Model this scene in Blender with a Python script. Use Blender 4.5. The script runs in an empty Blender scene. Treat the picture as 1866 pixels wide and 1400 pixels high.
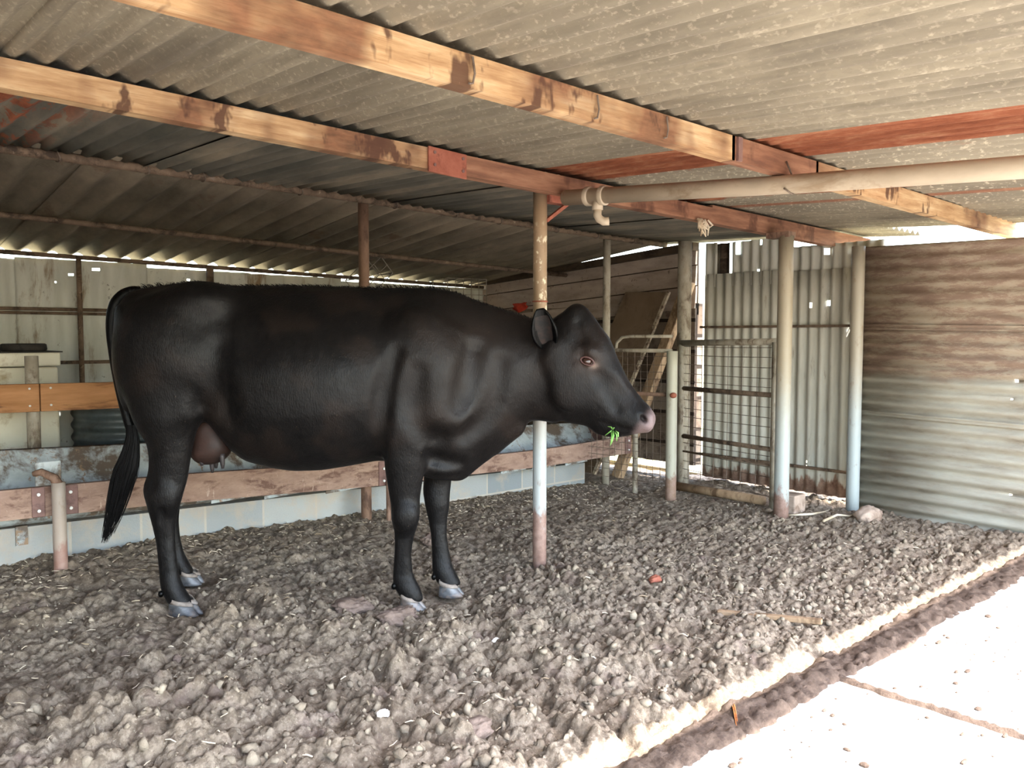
import bpy, math, random
import numpy as np
from mathutils import Vector, Matrix

random.seed(7)
RNG = np.random.default_rng(11)
SC = bpy.context.scene
COL = SC.collection

# ------------------------------------------------------------------ camera frame
F_PX = 1490.0
CX, CY = 933.0, 700.0
CAM_H = 1.35
PITCH = math.atan(88 / 1490.0)
TH = math.atan(1687 / 1490.0)
FWD = np.array([math.cos(TH), math.sin(TH), 0.0])
RGT = np.array([math.sin(TH), -math.cos(TH), 0.0])
C0 = np.array([0, 0, CAM_H])
FW = FWD * math.cos(PITCH) + np.array([0, 0, -math.sin(PITCH)])
UPV = FWD * math.sin(PITCH) + np.array([0, 0, math.cos(PITCH)])


def at_depth(x, y, D):
    """world point seen at (x, y) at horizontal distance D in front of the photographer"""
    d = FW + RGT * (x - CX) / F_PX - UPV * (y - CY) / F_PX
    return C0 + d * (D / (d @ FWD))


# ------------------------------------------------------------------ noise (numpy)
def _hash(ix, iy, seed):
    n = (ix.astype(np.int64) * 374761393 + iy.astype(np.int64) * 668265263 + seed * 1442695041) & 0x7fffffff
    n = (n ^ (n >> 13)) * 1274126177 & 0x7fffffff
    n = n ^ (n >> 16)
    return (n & 0xffff) / 65535.0


def vnoise(x, y, seed=0):
    ix, iy = np.floor(x), np.floor(y)
    fx, fy = x - ix, y - iy
    fx = fx * fx * (3 - 2 * fx)
    fy = fy * fy * (3 - 2 * fy)
    a, b = _hash(ix, iy, seed), _hash(ix + 1, iy, seed)
    c, d = _hash(ix, iy + 1, seed), _hash(ix + 1, iy + 1, seed)
    return (a * (1 - fx) + b * fx) * (1 - fy) + (c * (1 - fx) + d * fx) * fy


def fbm(x, y, seed=0, octaves=4):
    s, a = 0, 0.5
    for o in range(octaves):
        s = s + a * (vnoise(x, y, seed + o * 17) - 0.5)
        x, y, a = x * 2.03 + 3.1, y * 2.03 + 1.7, a * 0.5
    return s


def domes(x, y, cell, seed):
    """clod-like bumps, one per cell"""
    gx, gy = x / cell, y / cell
    ix, iy = np.floor(gx), np.floor(gy)
    h = np.zeros_like(gx)
    for dx in (-1, 0, 1):
        for dy in (-1, 0, 1):
            cx_, cy_ = ix + dx, iy + dy
            px = cx_ + _hash(cx_, cy_, seed)
            py = cy_ + _hash(cx_, cy_, seed + 5)
            r = 0.35 + 0.5 * _hash(cx_, cy_, seed + 9)
            a = _hash(cx_, cy_, seed + 13)
            el = 0.7 + 0.6 * _hash(cx_, cy_, seed + 21)
            d = np.sqrt(((gx - px) * el) ** 2 + ((gy - py) / el) ** 2)
            h = np.maximum(h, np.sqrt(np.maximum(0, 1 - (d / r) ** 2)) * a * r * 1.4)
    return h


def sstep(a, b, x):
    t = np.clip((x - a) / (b - a), 0, 1)
    return t * t * (3 - 2 * t)


def gauss(x, y, cx_, cy_, r):
    return np.exp(-((x - cx_) ** 2 + (y - cy_) ** 2) / (r * r))


def ground_z(x, y):
    x = np.asarray(x, float)
    y = np.asarray(y, float)
    wx = x + 0.10 * fbm(x * 3, y * 3, 71, 3)
    wy = y + 0.10 * fbm(x * 3, y * 3, 72, 3)
    far = sstep(3.2, 5.0, y) * 0.75 + sstep(3.0, 5.5, x) * 0.25
    far = np.clip(far, 0, 1)
    rough = 1.0 - 0.70 * far
    patch = 0.45 + 0.9 * sstep(0.35, 0.65, vnoise(x * 1.3 + 4, y * 1.3, 91))
    z = 0.07 * fbm(x * 1.1, y * 1.1, 3, 3) * (0.35 + 0.65 * rough)
    z = z + rough * patch * ((0.020 + 0.034 * sstep(3.4, 1.4, x)) * domes(wx, wy, 0.17, 31) + (0.022 + 0.016 * sstep(3.4, 1.4, x)) * domes(wx, wy, 0.085, 32))
    z = z + (0.35 + 0.65 * rough) * (0.024 * domes(wx, wy, 0.044, 33) + 0.020 * domes(wx * 1.0, wy, 0.025, 34))
    z = z + (0.35 + 0.65 * rough) * (0.030 * (0.25 - np.abs(fbm(wx * 9, wy * 9, 45, 4))) + 0.020 * (0.25 - np.abs(fbm(wx * 23, wy * 23, 46, 3)))) + 0.012 * fbm(x * 14, y * 14, 44, 3)
    z = z - 0.020 * rough - 0.008
    z = z + sstep(4.2, 5.2, y) * (0.063 - 0.022 * (x - 0.84))
    # hollows and heaps that the photo shows
    z = z - 0.035 * gauss(x, y, 2.62, 3.43, 0.16) + 0.045 * gauss(x, y, 3.2, 3.05, 0.28)
    z = z + 0.05 * gauss(x, y, 0.9, 3.0, 0.25) - 0.05 * gauss(x, y, 0.75, 2.75, 0.12)
    z = z - 0.05 * gauss(x, y, 2.5, 1.95, 0.14) - 0.04 * gauss(x, y, 3.2, 2.3, 0.13)
    for hx, hy in ((1.42, 4.0), (1.62, 4.46), (2.28, 3.31), (2.58, 3.4)):
        w = np.minimum(1, 1.35 * gauss(x, y, hx, hy, 0.13))
        z = z * (1 - 0.92 * w) - 0.024 * w * (1 if hy != 3.4 else 2.0)
    # falls away to the concrete at the open side
    edge = 1.62 + 0.05 * fbm(x * 5, x * 0 + 2, 55, 4)
    k = sstep(0.0, 0.13, y - edge)
    return z * k + (k - 1) * 0.05


def gz(x, y):
    return float(ground_z(np.array([x]), np.array([y]))[0])


# ------------------------------------------------------------------ mesh helpers
def V3(p):
    return Vector((float(p[0]), float(p[1]), float(p[2])))


class MB:
    """collects shapes that become ONE mesh"""

    def __init__(self):
        self.v, self.f = [], []

    def add(self, vs, fs):
        o = len(self.v)
        self.v += [tuple(map(float, p)) for p in vs]
        self.f += [tuple(i + o for i in f) for f in fs]
        return self

    def hexa(self, p):
        return self.add(p, [(0, 3, 2, 1), (4, 5, 6, 7), (0, 1, 5, 4), (1, 2, 6, 5), (2, 3, 7, 6), (3, 0, 4, 7)])

    def box(self, lo, hi):
        x0, y0, z0 = lo
        x1, y1, z1 = hi
        return self.hexa([(x0, y0, z0), (x1, y0, z0), (x1, y1, z0), (x0, y1, z0), (x0, y0, z1), (x1, y0, z1), (x1, y1, z1), (x0, y1, z1)])

    def bar(self, a, b, w, h, up=(0, 0, 1)):
        """rectangular bar from a to b, w across, h along up"""
        a, b, up = V3(a), V3(b), V3(up)
        d = (b - a).normalized()
        s = d.cross(up)
        if s.length < 1e-4:
            s = Vector((1, 0, 0))
        s.normalize()
        n = s.cross(d).normalized()
        s, n = s * w / 2, n * h / 2
        return self.hexa([a - s - n, a + s - n, a + s + n, a - s + n, b - s - n, b + s - n, b + s + n, b - s + n])

    def tube(self, pts, r, seg=10, caps=True, flat=1.0):
        pts = [V3(p) for p in pts]
        rs = r if hasattr(r, '__len__') else [r] * len(pts)
        vs, fs = [], []
        d0 = (pts[1] - pts[0]).normalized()
        ref = Vector((0, 0, 1)) if abs(d0.z) < 0.9 else Vector((1, 0, 0))
        s = d0.cross(ref).normalized()
        for i, p in enumerate(pts):
            if i == 0:
                d = pts[1] - pts[0]
            elif i == len(pts) - 1:
                d = pts[-1] - pts[-2]
            else:
                d = (pts[i + 1] - pts[i]).normalized() + (pts[i] - pts[i - 1]).normalized()
            d.normalize()
            s = (s - d * s.dot(d)).normalized()
            n = d.cross(s)
            for k in range(seg):
                a = 2 * math.pi * k / seg
                vs.append(p + s * math.cos(a) * rs[i] + n * math.sin(a) * rs[i] * flat)
        for i in range(len(pts) - 1):
            for k in range(seg):
                k2 = (k + 1) % seg
                fs.append((i * seg + k, i * seg + k2, (i + 1) * seg + k2, (i + 1) * seg + k))
        if caps:
            fs.append(tuple(range(seg))[::-1])
            fs.append(tuple((len(pts) - 1) * seg + k for k in range(seg)))
        return self.add(vs, fs)

    def ball(self, c, r, seg=12, rings=8, sc=(1, 1, 1)):
        vs, fs = [], []
        for i in range(rings + 1):
            a = math.pi * i / rings
            for k in range(seg):
                b = 2 * math.pi * k / seg
                vs.append((c[0] + r * sc[0] * math.sin(a) * math.cos(b), c[1] + r * sc[1] * math.sin(a) * math.sin(b), c[2] + r * sc[2] * math.cos(a)))
        for i in range(rings):
            for k in range(seg):
                k2 = (k + 1) % seg
                fs.append((i * seg + k, (i + 1) * seg + k, (i + 1) * seg + k2, i * seg + k2))
        return self.add(vs, fs)

    def build(self, name, mat, parent=None, smooth=False, bevel=0.0, solid=0.0):
        me = bpy.data.meshes.new(name)
        me.from_pydata(self.v, [], self.f)
        return finish(name, me, mat, parent, smooth, bevel, solid)


def finish(name, me, mat, parent=None, smooth=False, bevel=0.0, solid=0.0):
    me.validate()
    if smooth:
        me.polygons.foreach_set('use_smooth', [True] * len(me.polygons))
    o = bpy.data.objects.new(name, me)
    COL.objects.link(o)
    if mat:
        me.materials.append(mat)
    if parent is not None:
        o.parent = parent
        o.matrix_parent_inverse = Matrix.Translation(-parent_loc(parent))
    if solid:
        m = o.modifiers.new('thickness', 'SOLIDIFY')
        m.thickness = solid
        m.offset = 0
    if bevel:
        m = o.modifiers.new('edges', 'BEVEL')
        m.width = bevel
        m.segments = 2
        m.limit_method = 'ANGLE'
    return o


def parent_loc(p):
    l = Vector(p.location)
    return l


def thing(name, label, cat, loc=(0, 0, 0), group=None, kind=None):
    o = bpy.data.objects.new(name, None)
    COL.objects.link(o)
    o.location = V3(loc)
    o.empty_display_size = 0.1
    return tag(o, label, cat, group, kind)


def tag(o, label, cat, group=None, kind=None):
    if label:
        o['label'] = label
    if cat:
        o['category'] = cat
    if group:
        o['group'] = group
    if kind:
        o['kind'] = kind
    return o


def hills(name, xs, ys, zf, mat, parent=None):
    X, Y = np.meshgrid(xs, ys, indexing='ij')
    Z = zf(X, Y)
    nx, ny = X.shape
    vs = np.stack([X, Y, Z], -1).reshape(-1, 3)
    i = np.arange(nx * ny).reshape(nx, ny)
    fs = np.stack([i[:-1, :-1], i[1:, :-1], i[1:, 1:], i[:-1, 1:]], -1).reshape(-1, 4)
    return np_mesh(name, vs, fs, mat, parent, True)


def np_mesh(name, vs, fs, mat, parent=None, smooth=True):
    me = bpy.data.meshes.new(name)
    k = fs.shape[1]
    me.vertices.add(len(vs))
    me.vertices.foreach_set('co', np.asarray(vs, np.float32).ravel())
    me.loops.add(fs.size)
    me.loops.foreach_set('vertex_index', fs.astype(np.int32).ravel())
    me.polygons.add(len(fs))
    me.polygons.foreach_set('loop_start', np.arange(0, fs.size, k, dtype=np.int32))
    me.update(calc_edges=True)
    return finish(name, me, mat, parent, smooth)


# ------------------------------------------------------------------ material helpers
def rgb(r, g, b):
    """sRGB 0-255 to linear"""
    def c(v):
        v = v / 255.0
        return v / 12.92 if v <= 0.04045 else ((v + 0.055) / 1.055) ** 2.4
    return (c(r), c(g), c(b), 1)


class Mat:
    def __init__(self, name, rough=0.85, spec=0.3, metal=0.0):
        self.m = bpy.data.materials.new(name)
        self.m.use_nodes = True
        self.t = self.m.node_tree
        self.b = self.t.nodes['Principled BSDF']
        self.b.inputs['Roughness'].default_value = rough
        self.b.inputs['Specular IOR Level'].default_value = spec
        self.b.inputs['Metallic'].default_value = metal
        self.pos = self.n('ShaderNodeNewGeometry').outputs['Position']

    def n(self, kind, **kw):
        nd = self.t.nodes.new(kind)
        for k, v in kw.items():
            setattr(nd, k, v)
        return nd

    def link(self, a, b):
        self.t.links.new(a, b)

    def scale(self, v, s):
        nd = self.n('ShaderNodeVectorMath', operation='MULTIPLY')
        self.link(v, nd.inputs[0])
        nd.inputs[1].default_value = s
        return nd.outputs[0]

    def noise(self, scale, stretch=(1, 1, 1), detail=4, rough=0.6, dist=0.0, vec=None):
        nd = self.n('ShaderNodeTexNoise')
        self.link(self.scale(vec or self.pos, stretch), nd.inputs['Vector'])
        nd.inputs['Scale'].default_value = scale
        nd.inputs['Detail'].default_value = detail
        nd.inputs['Roughness'].default_value = rough
        nd.inputs['Distortion'].default_value = dist
        return nd.outputs['Fac']

    def ramp(self, fac, stops):
        nd = self.n('ShaderNodeValToRGB')
        e = nd.color_ramp.elements
        while len(e) < len(stops):
            e.new(0.5)
        for el, (p, c) in zip(e, stops):
            el.position = p
            el.color = c if hasattr(c, '__len__') else (c, c, c, 1)
        self.link(fac, nd.inputs[0])
        return nd.outputs[0]

    def mix(self, fac, a, b, mode='MIX'):
        nd = self.n('ShaderNodeMix', data_type='RGBA', blend_type=mode)
        for sock, v in ((nd.inputs[0], fac), (nd.inputs[6], a), (nd.inputs[7], b)):
            if hasattr(v, 'links') or isinstance(v, bpy.types.NodeSocket):
                self.link(v, sock)
            else:
                sock.default_value = v
        return nd.outputs[2]

    def math(self, op, a, b=0.0, clamp=False):
        nd = self.n('ShaderNodeMath', operation=op, use_clamp=clamp)
        for sock, v in ((nd.inputs[0], a), (nd.inputs[1], b)):
            if isinstance(v, bpy.types.NodeSocket):
                self.link(v, sock)
            else:
                sock.default_value = v
        return nd.outputs[0]

    def axis(self, i, vec=None):
        nd = self.n('ShaderNodeSeparateXYZ')
        self.link(vec or self.pos, nd.inputs[0])
        return nd.outputs[i]

    def band(self, v, a, b, soft=0.02):
        """1 between a and b"""
        lo = self.n('ShaderNodeMapRange', interpolation_type='SMOOTHSTEP')
        self.link(v, lo.inputs[0])
        lo.inputs[1].default_value = a - soft
        lo.inputs[2].default_value = a + soft
        hi = self.n('ShaderNodeMapRange', interpolation_type='SMOOTHSTEP')
        self.link(v, hi.inputs[0])
        hi.inputs[1].default_value = b - soft
        hi.inputs[2].default_value = b + soft
        hi.inputs[3].default_value = 1
        hi.inputs[4].default_value = 0
        return self.math('MULTIPLY', lo.outputs[0], hi.outputs[0])

    def color(self, c):
        if isinstance(c, bpy.types.NodeSocket):
            self.link(c, self.b.inputs['Base Color'])
        else:
            self.b.inputs['Base Color'].default_value = c
        return self

    def bump(self, h, strength=0.4, dist=0.01):
        nd = self.n('ShaderNodeBump')
        nd.inputs['Strength'].default_value = strength
        nd.inputs['Distance'].default_value = dist
        self.link(h, nd.inputs['Height'])
        self.link(nd.outputs[0], self.b.inputs['Normal'])
        return self

    def rough(self, s):
        self.link(s, self.b.inputs['Roughness'])
        return self


def stained(name, c1, c2, stain, scale=6, stretch=(1, 1, 1), amount=0.55, stain_scale=4, rough=0.8, spec=0.3, bump=0.3, fine=60, stain2=None, amount2=0.62, metal=0.0, soft=0.06):
    m = Mat(name, rough, spec, metal)
    col = m.ramp(m.noise(scale, stretch, 5, 0.65), [(0.3, c1), (0.7, c2)])
    k = m.ramp(m.noise(stain_scale, stretch, 6, 0.7, 0.3), [(amount - soft, 0.0), (amount + soft, 1.0)])
    col = m.mix(k, col, stain)
    if stain2:
        k2 = m.ramp(m.noise(stain_scale * 1.7, (stretch[1], stretch[2], stretch[0]), 6, 0.75, 0.5), [(amount2 - 0.03, 0.0), (amount2 + 0.03, 1.0)])
        col = m.mix(k2, col, stain2)
    m.color(col)
    if bump:
        m.bump(m.noise(fine, stretch, 4, 0.7), bump, 0.004)
    return m


M = {}


def make_materials():
    # ---- mud
    m = Mat('trodden mud', 0.92, 0.25)
    col = m.ramp(m.noise(3.0, (1, 1, 1), 5, 0.65), [(0.30, rgb(120, 105, 90)), (0.52, rgb(150, 135, 117)), (0.75, rgb(171, 156, 138))])
    col = m.mix(m.ramp(m.noise(38, (1, 1, 1), 5, 0.7), [(0.42, 0.75), (0.58, 0.0)]), col, rgb(96, 82, 68))
    col = m.mix(m.ramp(m.noise(90, (1, 1, 1), 3, 0.6), [(0.62, 0.0), (0.72, 0.7)]), col, rgb(190, 176, 156))
    col = m.mix(m.ramp(m.noise(5, (1, 1, 1), 4, 0.6), [(0.58, 0.0), (0.72, 0.5)]), col, rgb(122, 102, 96))
    m.color(col)
    m.bump(m.noise(70, (1, 1, 1), 6, 0.75), 0.9, 0.012)
    M['mud'] = m.m
    m = Mat('dung lump', 0.75, 0.35)
    m.color(m.ramp(m.noise(14, (1, 1, 1), 5, 0.65), [(0.3, rgb(84, 69, 60)), (0.7, rgb(130, 112, 101))]))
    m.bump(m.noise(45, (1, 1, 1), 5, 0.7), 0.7, 0.012)
    M['dung'] = m.m
    m = Mat('dark mud and stripe shade', 0.9, 0.2)
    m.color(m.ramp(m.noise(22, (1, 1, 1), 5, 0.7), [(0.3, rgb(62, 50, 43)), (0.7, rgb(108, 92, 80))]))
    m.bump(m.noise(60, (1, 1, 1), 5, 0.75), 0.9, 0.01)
    M['mud_and_shade'] = m.m  # real dark mud; on the bank its tone also carries the shadow stripe
    m = Mat('loose mud clods', 0.95, 0.2)
    m.color(m.ramp(m.noise(9, (1, 1, 1), 5, 0.65), [(0.3, rgb(108, 96, 82)), (0.5, rgb(142, 129, 111)), (0.72, rgb(164, 151, 132))]))
    m.bump(m.noise(120, (1, 1, 1), 4, 0.7), 0.8, 0.006)
    M['clods'] = m.m
    m = Mat('dry straw', 0.8, 0.3)
    m.color(m.ramp(m.noise(6, (1, 1, 1), 2, 0.5), [(0.3, rgb(150, 128, 98)), (0.7, rgb(216, 203, 180))]))
    M['straw'] = m.m
    M['slab'] = stained('pale concrete slab', rgb(182, 175, 165), rgb(198, 192, 182), rgb(168, 158, 146), 5, (1, 1, 1), 0.62, 3, 0.85, 0.3, 0.2, 120).m
    M['yard'] = stained('dirt yard', rgb(118, 110, 100), rgb(136, 128, 117), rgb(98, 93, 82), 2, (1, 1, 1), 0.6, 1, 0.9, 0.2, 0.0).m
    M['earth'] = stained('dry earth outside', rgb(176, 160, 130), rgb(196, 184, 150), rgb(140, 150, 96), 2, (1, 1, 1), 0.55, 0.8, 0.95, 0.1, 0.0).m
    # ---- sheets
    m = Mat('weathered grey roof sheet', 0.75, 0.3)
    col = m.ramp(m.noise(2.2, (1, 0.5, 1), 5, 0.6), [(0.3, rgb(112, 104, 89)), (0.7, rgb(146, 136, 116))])
    vor = m.n('ShaderNodeTexVoronoi')
    m.link(m.scale(m.pos, (1, 0.7, 1)), vor.inputs['Vector'])
    vor.inputs['Scale'].default_value = 55
    col = m.mix(m.ramp(vor.outputs['Color'], [(0.2, 0.35), (0.6, 0.0)]), col, rgb(120, 110, 96))
    col = m.mix(m.ramp(m.noise(60, (1, 0.6, 1), 3, 0.6), [(0.56, 0.0), (0.68, 0.6)]), col, rgb(172, 161, 140))
    col = m.mix(m.ramp(m.noise(9, (2.6, 0.22, 1), 4, 0.6), [(0.46, 0.0), (0.68, 0.5)]), col, rgb(92, 84, 71))
    col = m.mix(m.ramp(m.noise(1.6, (2.2, 0.35, 1), 5, 0.65), [(0.55, 0.0), (0.68, 0.65)]), col, rgb(96, 89, 78))
    m.color(col)
    m.bump(m.noise(80, (1, 1, 1), 3, 0.6), 0.25, 0.003)
    M['sheet'] = m.m
    m = Mat('roof sheet rusted in bands', 0.85, 0.2)
    base = m.ramp(m.noise(2.2, (1, 0.5, 1), 5, 0.6), [(0.3, rgb(114, 106, 92)), (0.7, rgb(146, 137, 119))])
    base = m.mix(m.ramp(m.noise(60, (1, 0.6, 1), 3, 0.6), [(0.56, 0.0), (0.68, 0.6)]), base, rgb(205, 192, 168))
    rust = m.ramp(m.noise(10, (2.2, 0.3, 1), 6, 0.75), [(0.25, rgb(84, 44, 30)), (0.5, rgb(132, 78, 54)), (0.75, rgb(168, 124, 94))])
    xw = m.math('ADD', m.axis(0), m.math('MULTIPLY', m.math('SUBTRACT', m.noise(7, (1, 0.35, 1), 5, 0.7), 0.5), 0.22))
    k = m.math('ADD', m.band(xw, 3.16, 3.68), m.math('ADD', m.band(xw, 4.20, 4.62), m.math('MULTIPLY', m.band(xw, 4.96, 5.06), 0.7)), True)
    m.color(m.mix(k, base, rust))
    m.bump(m.noise(60, (2, 0.5, 1), 4, 0.7), 0.35, 0.003)
    M['rust_sheet'] = m.m
    m = Mat('dark grey middle roof sheet', 0.7, 0.35)
    col = m.ramp(m.noise(1.6, (2.0, 0.35, 1), 6, 0.65), [(0.3, rgb(62, 64, 58)), (0.52, rgb(106, 101, 90)), (0.72, rgb(156, 143, 123))])
    rust = m.ramp(m.noise(9, (2, 0.4, 1), 5, 0.7), [(0.3, rgb(92, 44, 28)), (0.7, rgb(168, 96, 62))])
    k = m.ramp(m.noise(4.5, (1.6, 0.5, 1), 5, 0.7, 0.4), [(0.50, 0.0), (0.54, 1.0)])
    k = m.math('MULTIPLY', k, m.band(m.axis(0), 0.2, 1.0, 0.15))
    m.color(m.mix(k, col, rust))
    m.bump(m.noise(70, (1, 1, 1), 3, 0.6), 0.25, 0.003)
    M['mid_sheet'] = m.m
    m = Mat('dark fibre cement roof sheet', 0.85, 0.25)
    col = m.ramp(m.noise(1.3, (1.8, 0.5, 1), 6, 0.65), [(0.3, rgb(76, 71, 60)), (0.52, rgb(126, 114, 97)), (0.75, rgb(164, 149, 127))])
    col = m.mix(m.ramp(m.noise(40, (1, 1, 1), 3, 0.6), [(0.55, 0.0), (0.7, 0.4)]), col, rgb(120, 110, 95))
    col = m.mix(m.ramp(m.noise(2.4, (1.4, 0.6, 1), 5, 0.7), [(0.6, 0.0), (0.7, 0.5)]), col, rgb(92, 62, 42))
    m.color(col)
    m.bump(m.noise(60, (1, 1, 1), 4, 0.6), 0.3, 0.004)
    M['rear_sheet'] = m.m
    M['white_sheet'] = stained('white washed fibre cement wall', rgb(186, 188, 178), rgb(204, 206, 198), rgb(138, 120, 98), 8, (1, 1, 0.25), 0.63, 5, 0.85, 0.25, 0.25, 70, rgb(66, 58, 50), 0.66).m
    m = Mat('pale corrugated iron', 0.6, 0.4)
    col = m.ramp(m.noise(5, (1, 1.4, 0.25), 5, 0.65), [(0.3, rgb(172, 168, 154)), (0.7, rgb(200, 198, 186))])
    col = m.mix(m.ramp(m.noise(12, (1, 2, 0.3), 5, 0.7), [(0.6, 0.0), (0.7, 0.6)]), col, rgb(128, 116, 98))
    zz = m.math('ADD', m.axis(2), m.math('MULTIPLY', m.math('SUBTRACT', m.noise(6, (1, 2, 0.4), 4, 0.7), 0.5), 0.35))
    col = m.mix(m.band(zz, -1, 0.14, 0.02), col, m.ramp(m.noise(14, (1, 1, 1), 4, 0.7), [(0.3, rgb(96, 66, 52)), (0.7, rgb(160, 134, 116))]))
    m.color(col)
    m.bump(m.noise(60, (1, 1, 0.4), 3, 0.6), 0.2, 0.003)
    M['gate_sheet'] = m.m
    m = Mat('rust streaked side wall sheet', 0.75, 0.3)
    zt = m.math('ADD', m.axis(2), m.math('MULTIPLY', m.math('SUBTRACT', m.noise(3, (1, 0.6, 1), 4, 0.6), 0.5), 0.3))
    top = m.ramp(m.noise(5, (1, 0.6, 2.4), 8, 0.78, 0.2), [(0.33, rgb(122, 100, 86)), (0.48, rgb(138, 117, 101)), (0.54, rgb(156, 140, 121)), (0.75, rgb(172, 161, 142))])
    low = m.ramp(m.noise(4, (1, 0.5, 2.4), 6, 0.68), [(0.28, rgb(122, 111, 97)), (0.45, rgb(154, 147, 132)), (0.7, rgb(174, 170, 155))])
    col = m.mix(m.band(zt, 1.05, 9, 0.05), low, top)
    m.color(col)
    m.bump(m.noise(50, (1, 1, 1), 4, 0.6), 0.25, 0.003)
    M['side_sheet'] = m.m
    # ---- wood
    m = Mat('stained roof timber', 0.7, 0.35)
    col = m.ramp(m.noise(9, (0.35, 3, 3), 6, 0.6), [(0.3, rgb(150, 112, 76)), (0.5, rgb(184, 150, 110)), (0.72, rgb(208, 182, 144))])
    col = m.mix(m.ramp(m.noise(30, (0.25, 4, 4), 4, 0.6), [(0.55, 0.0), (0.68, 0.5)]), col, rgb(138, 98, 64))
    xw = m.math('ADD', m.axis(0), m.math('MULTIPLY', m.noise(4, (1, 1, 2.5), 4, 0.6), 0.35))
    big = m.noise(1.9, (1, 0.1, 0.6), 3, 0.6)
    col = m.mix(m.ramp(big, [(0.50, 0.0), (0.60, 0.9)]), col, m.ramp(m.noise(14, (0.7, 2, 2), 4, 0.6), [(0.3, rgb(84, 54, 38)), (0.7, rgb(134, 92, 66))]))
    col = m.mix(m.ramp(m.noise(3.4, (1.6, 0.3, 0.9), 4, 0.65), [(0.575, 0.0), (0.625, 0.9)]), col, rgb(78, 50, 36))
    m.color(col)
    m.bump(m.noise(40, (0.3, 3, 3), 4, 0.6), 0.3, 0.003)
    M['timber'] = m.m
    m = Mat('brown stained roof timber', 0.75, 0.3)
    col = m.ramp(m.noise(8, (0.4, 3, 3), 6, 0.6), [(0.3, rgb(104, 70, 54)), (0.5, rgb(132, 92, 70)), (0.75, rgb(160, 118, 92))])
    col = m.mix(m.ramp(m.noise(4, (1, 0.5, 0.7), 4, 0.65), [(0.56, 0.0), (0.66, 0.8)]), col, rgb(78, 48, 36))
    m.color(col)
    m.bump(m.noise(40, (0.3, 3, 3), 4, 0.6), 0.3, 0.003)
    M['brown_timber'] = m.m
    M['rail_wood'] = stained('scuffed brown rail', rgb(130, 104, 91), rgb(162, 136, 119), rgb(104, 78, 66), 12, (0.6, 2, 1.6), 0.56, 9, 0.75, 0.35, 0.3, 70, rgb(180, 158, 142), 0.64).m
    M['board_wood'] = stained('knotty brown board', rgb(150, 104, 64), rgb(186, 136, 92), rgb(82, 52, 34), 7, (0.35, 2, 2.6), 0.6, 3.2, 0.75, 0.3, 0.3, 50).m
    M['old_timber'] = stained('old grey brown timber', rgb(140, 114, 88), rgb(172, 146, 116), rgb(100, 78, 58), 8, (1, 1, 0.5), 0.56, 6, 0.85, 0.25, 0.3, 60).m
    # ---- metal
    M['rust_steel'] = stained('red brown rusty plate', rgb(134, 74, 56), rgb(158, 96, 76), rgb(100, 54, 42), 14, (1, 1, 1), 0.6, 8, 0.7, 0.35, 0.2, 90).m
    M['plate'] = stained('dark brown steel plate', rgb(104, 76, 70), rgb(128, 98, 90), rgb(84, 60, 56), 14, (1, 1, 1), 0.6, 8, 0.6, 0.4, 0.2, 90).m
    M['bolt'] = stained('shiny bolt head', rgb(205, 205, 200), rgb(225, 225, 220), rgb(150, 140, 130), 40, (1, 1, 1), 0.62, 30, 0.35, 0.6, 0.0).m
    M['pipe_dark'] = stained('grimy brown steel pipe', rgb(92, 76, 62), rgb(126, 106, 88), rgb(66, 54, 44), 14, (1, 1, 1), 0.56, 9, 0.8, 0.3, 0.4, 60, rgb(150, 132, 112), 0.64).m
    M['pipe_brown'] = stained('brown steel post', rgb(112, 86, 70), rgb(138, 110, 92), rgb(84, 62, 50), 14, (1, 1, 0.4), 0.56, 9, 0.7, 0.35, 0.25, 80).m
    M['pipe_grey'] = stained('grey painted steel tube', rgb(140, 130, 112), rgb(170, 162, 146), rgb(104, 90, 74), 14, (1, 1, 0.5), 0.56, 9, 0.65, 0.4, 0.25, 80).m

    def post(name, top, mid, bot, z1, z2, speck=None):
        m = Mat(name, 0.5, 0.45)
        zz = m.math('ADD', m.axis(2), m.math('MULTIPLY', m.math('SUBTRACT', m.noise(9, (1, 1, 0.6), 4, 0.7), 0.5), 0.45))
        col = m.mix(m.band(zz, z2, 9, 0.38), mid, top)  # paler lower half: light off the yard put into the colour
        col = m.mix(m.band(zz, -1, z1, 0.04), col, m.ramp(m.noise(25, (1, 1, 1), 4, 0.7), [(0.35, bot), (0.7, rgb(152, 126, 114))]))
        if speck:
            k = m.math('MULTIPLY', m.ramp(m.noise(26, (1, 1, 0.7), 3, 0.6), [(0.56, 0.0), (0.62, 0.9)]), m.band(m.axis(2), 1.35, 1.95, 0.1))
            col = m.mix(k, col, speck)
        col = m.mix(m.ramp(m.noise(18, (1, 1, 0.4), 5, 0.7), [(0.58, 0.0), (0.7, 0.55)]), col, rgb(120, 98, 76))
        m.color(col)
        m.bump(m.noise(70, (1, 1, 1), 3, 0.6), 0.15, 0.003)
        return m.m
    M['post_speckled'] = post('speckled brown post', rgb(150, 126, 100), rgb(160, 165, 164), rgb(122, 96, 86), 0.32, 1.05, rgb(216, 206, 180))
    M['post_pale'] = post('pale painted post', rgb(154, 143, 122), rgb(164, 170, 165), rgb(122, 96, 84), 0.16, 0.85)
    M['post_pale_plain'] = post('pale painted slim post', rgb(156, 147, 130), rgb(162, 170, 168), rgb(150, 142, 130), -0.5, 0.9)
    M['post_stub'] = post('peeling pale stub post', rgb(176, 172, 152), rgb(170, 168, 152), rgb(128, 104, 84), 0.2, 0.9)
    M['post_low'] = post('scraped grey and pink post', rgb(150, 140, 130), rgb(168, 152, 138), rgb(142, 108, 96), 0.25, 0.42)
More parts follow.
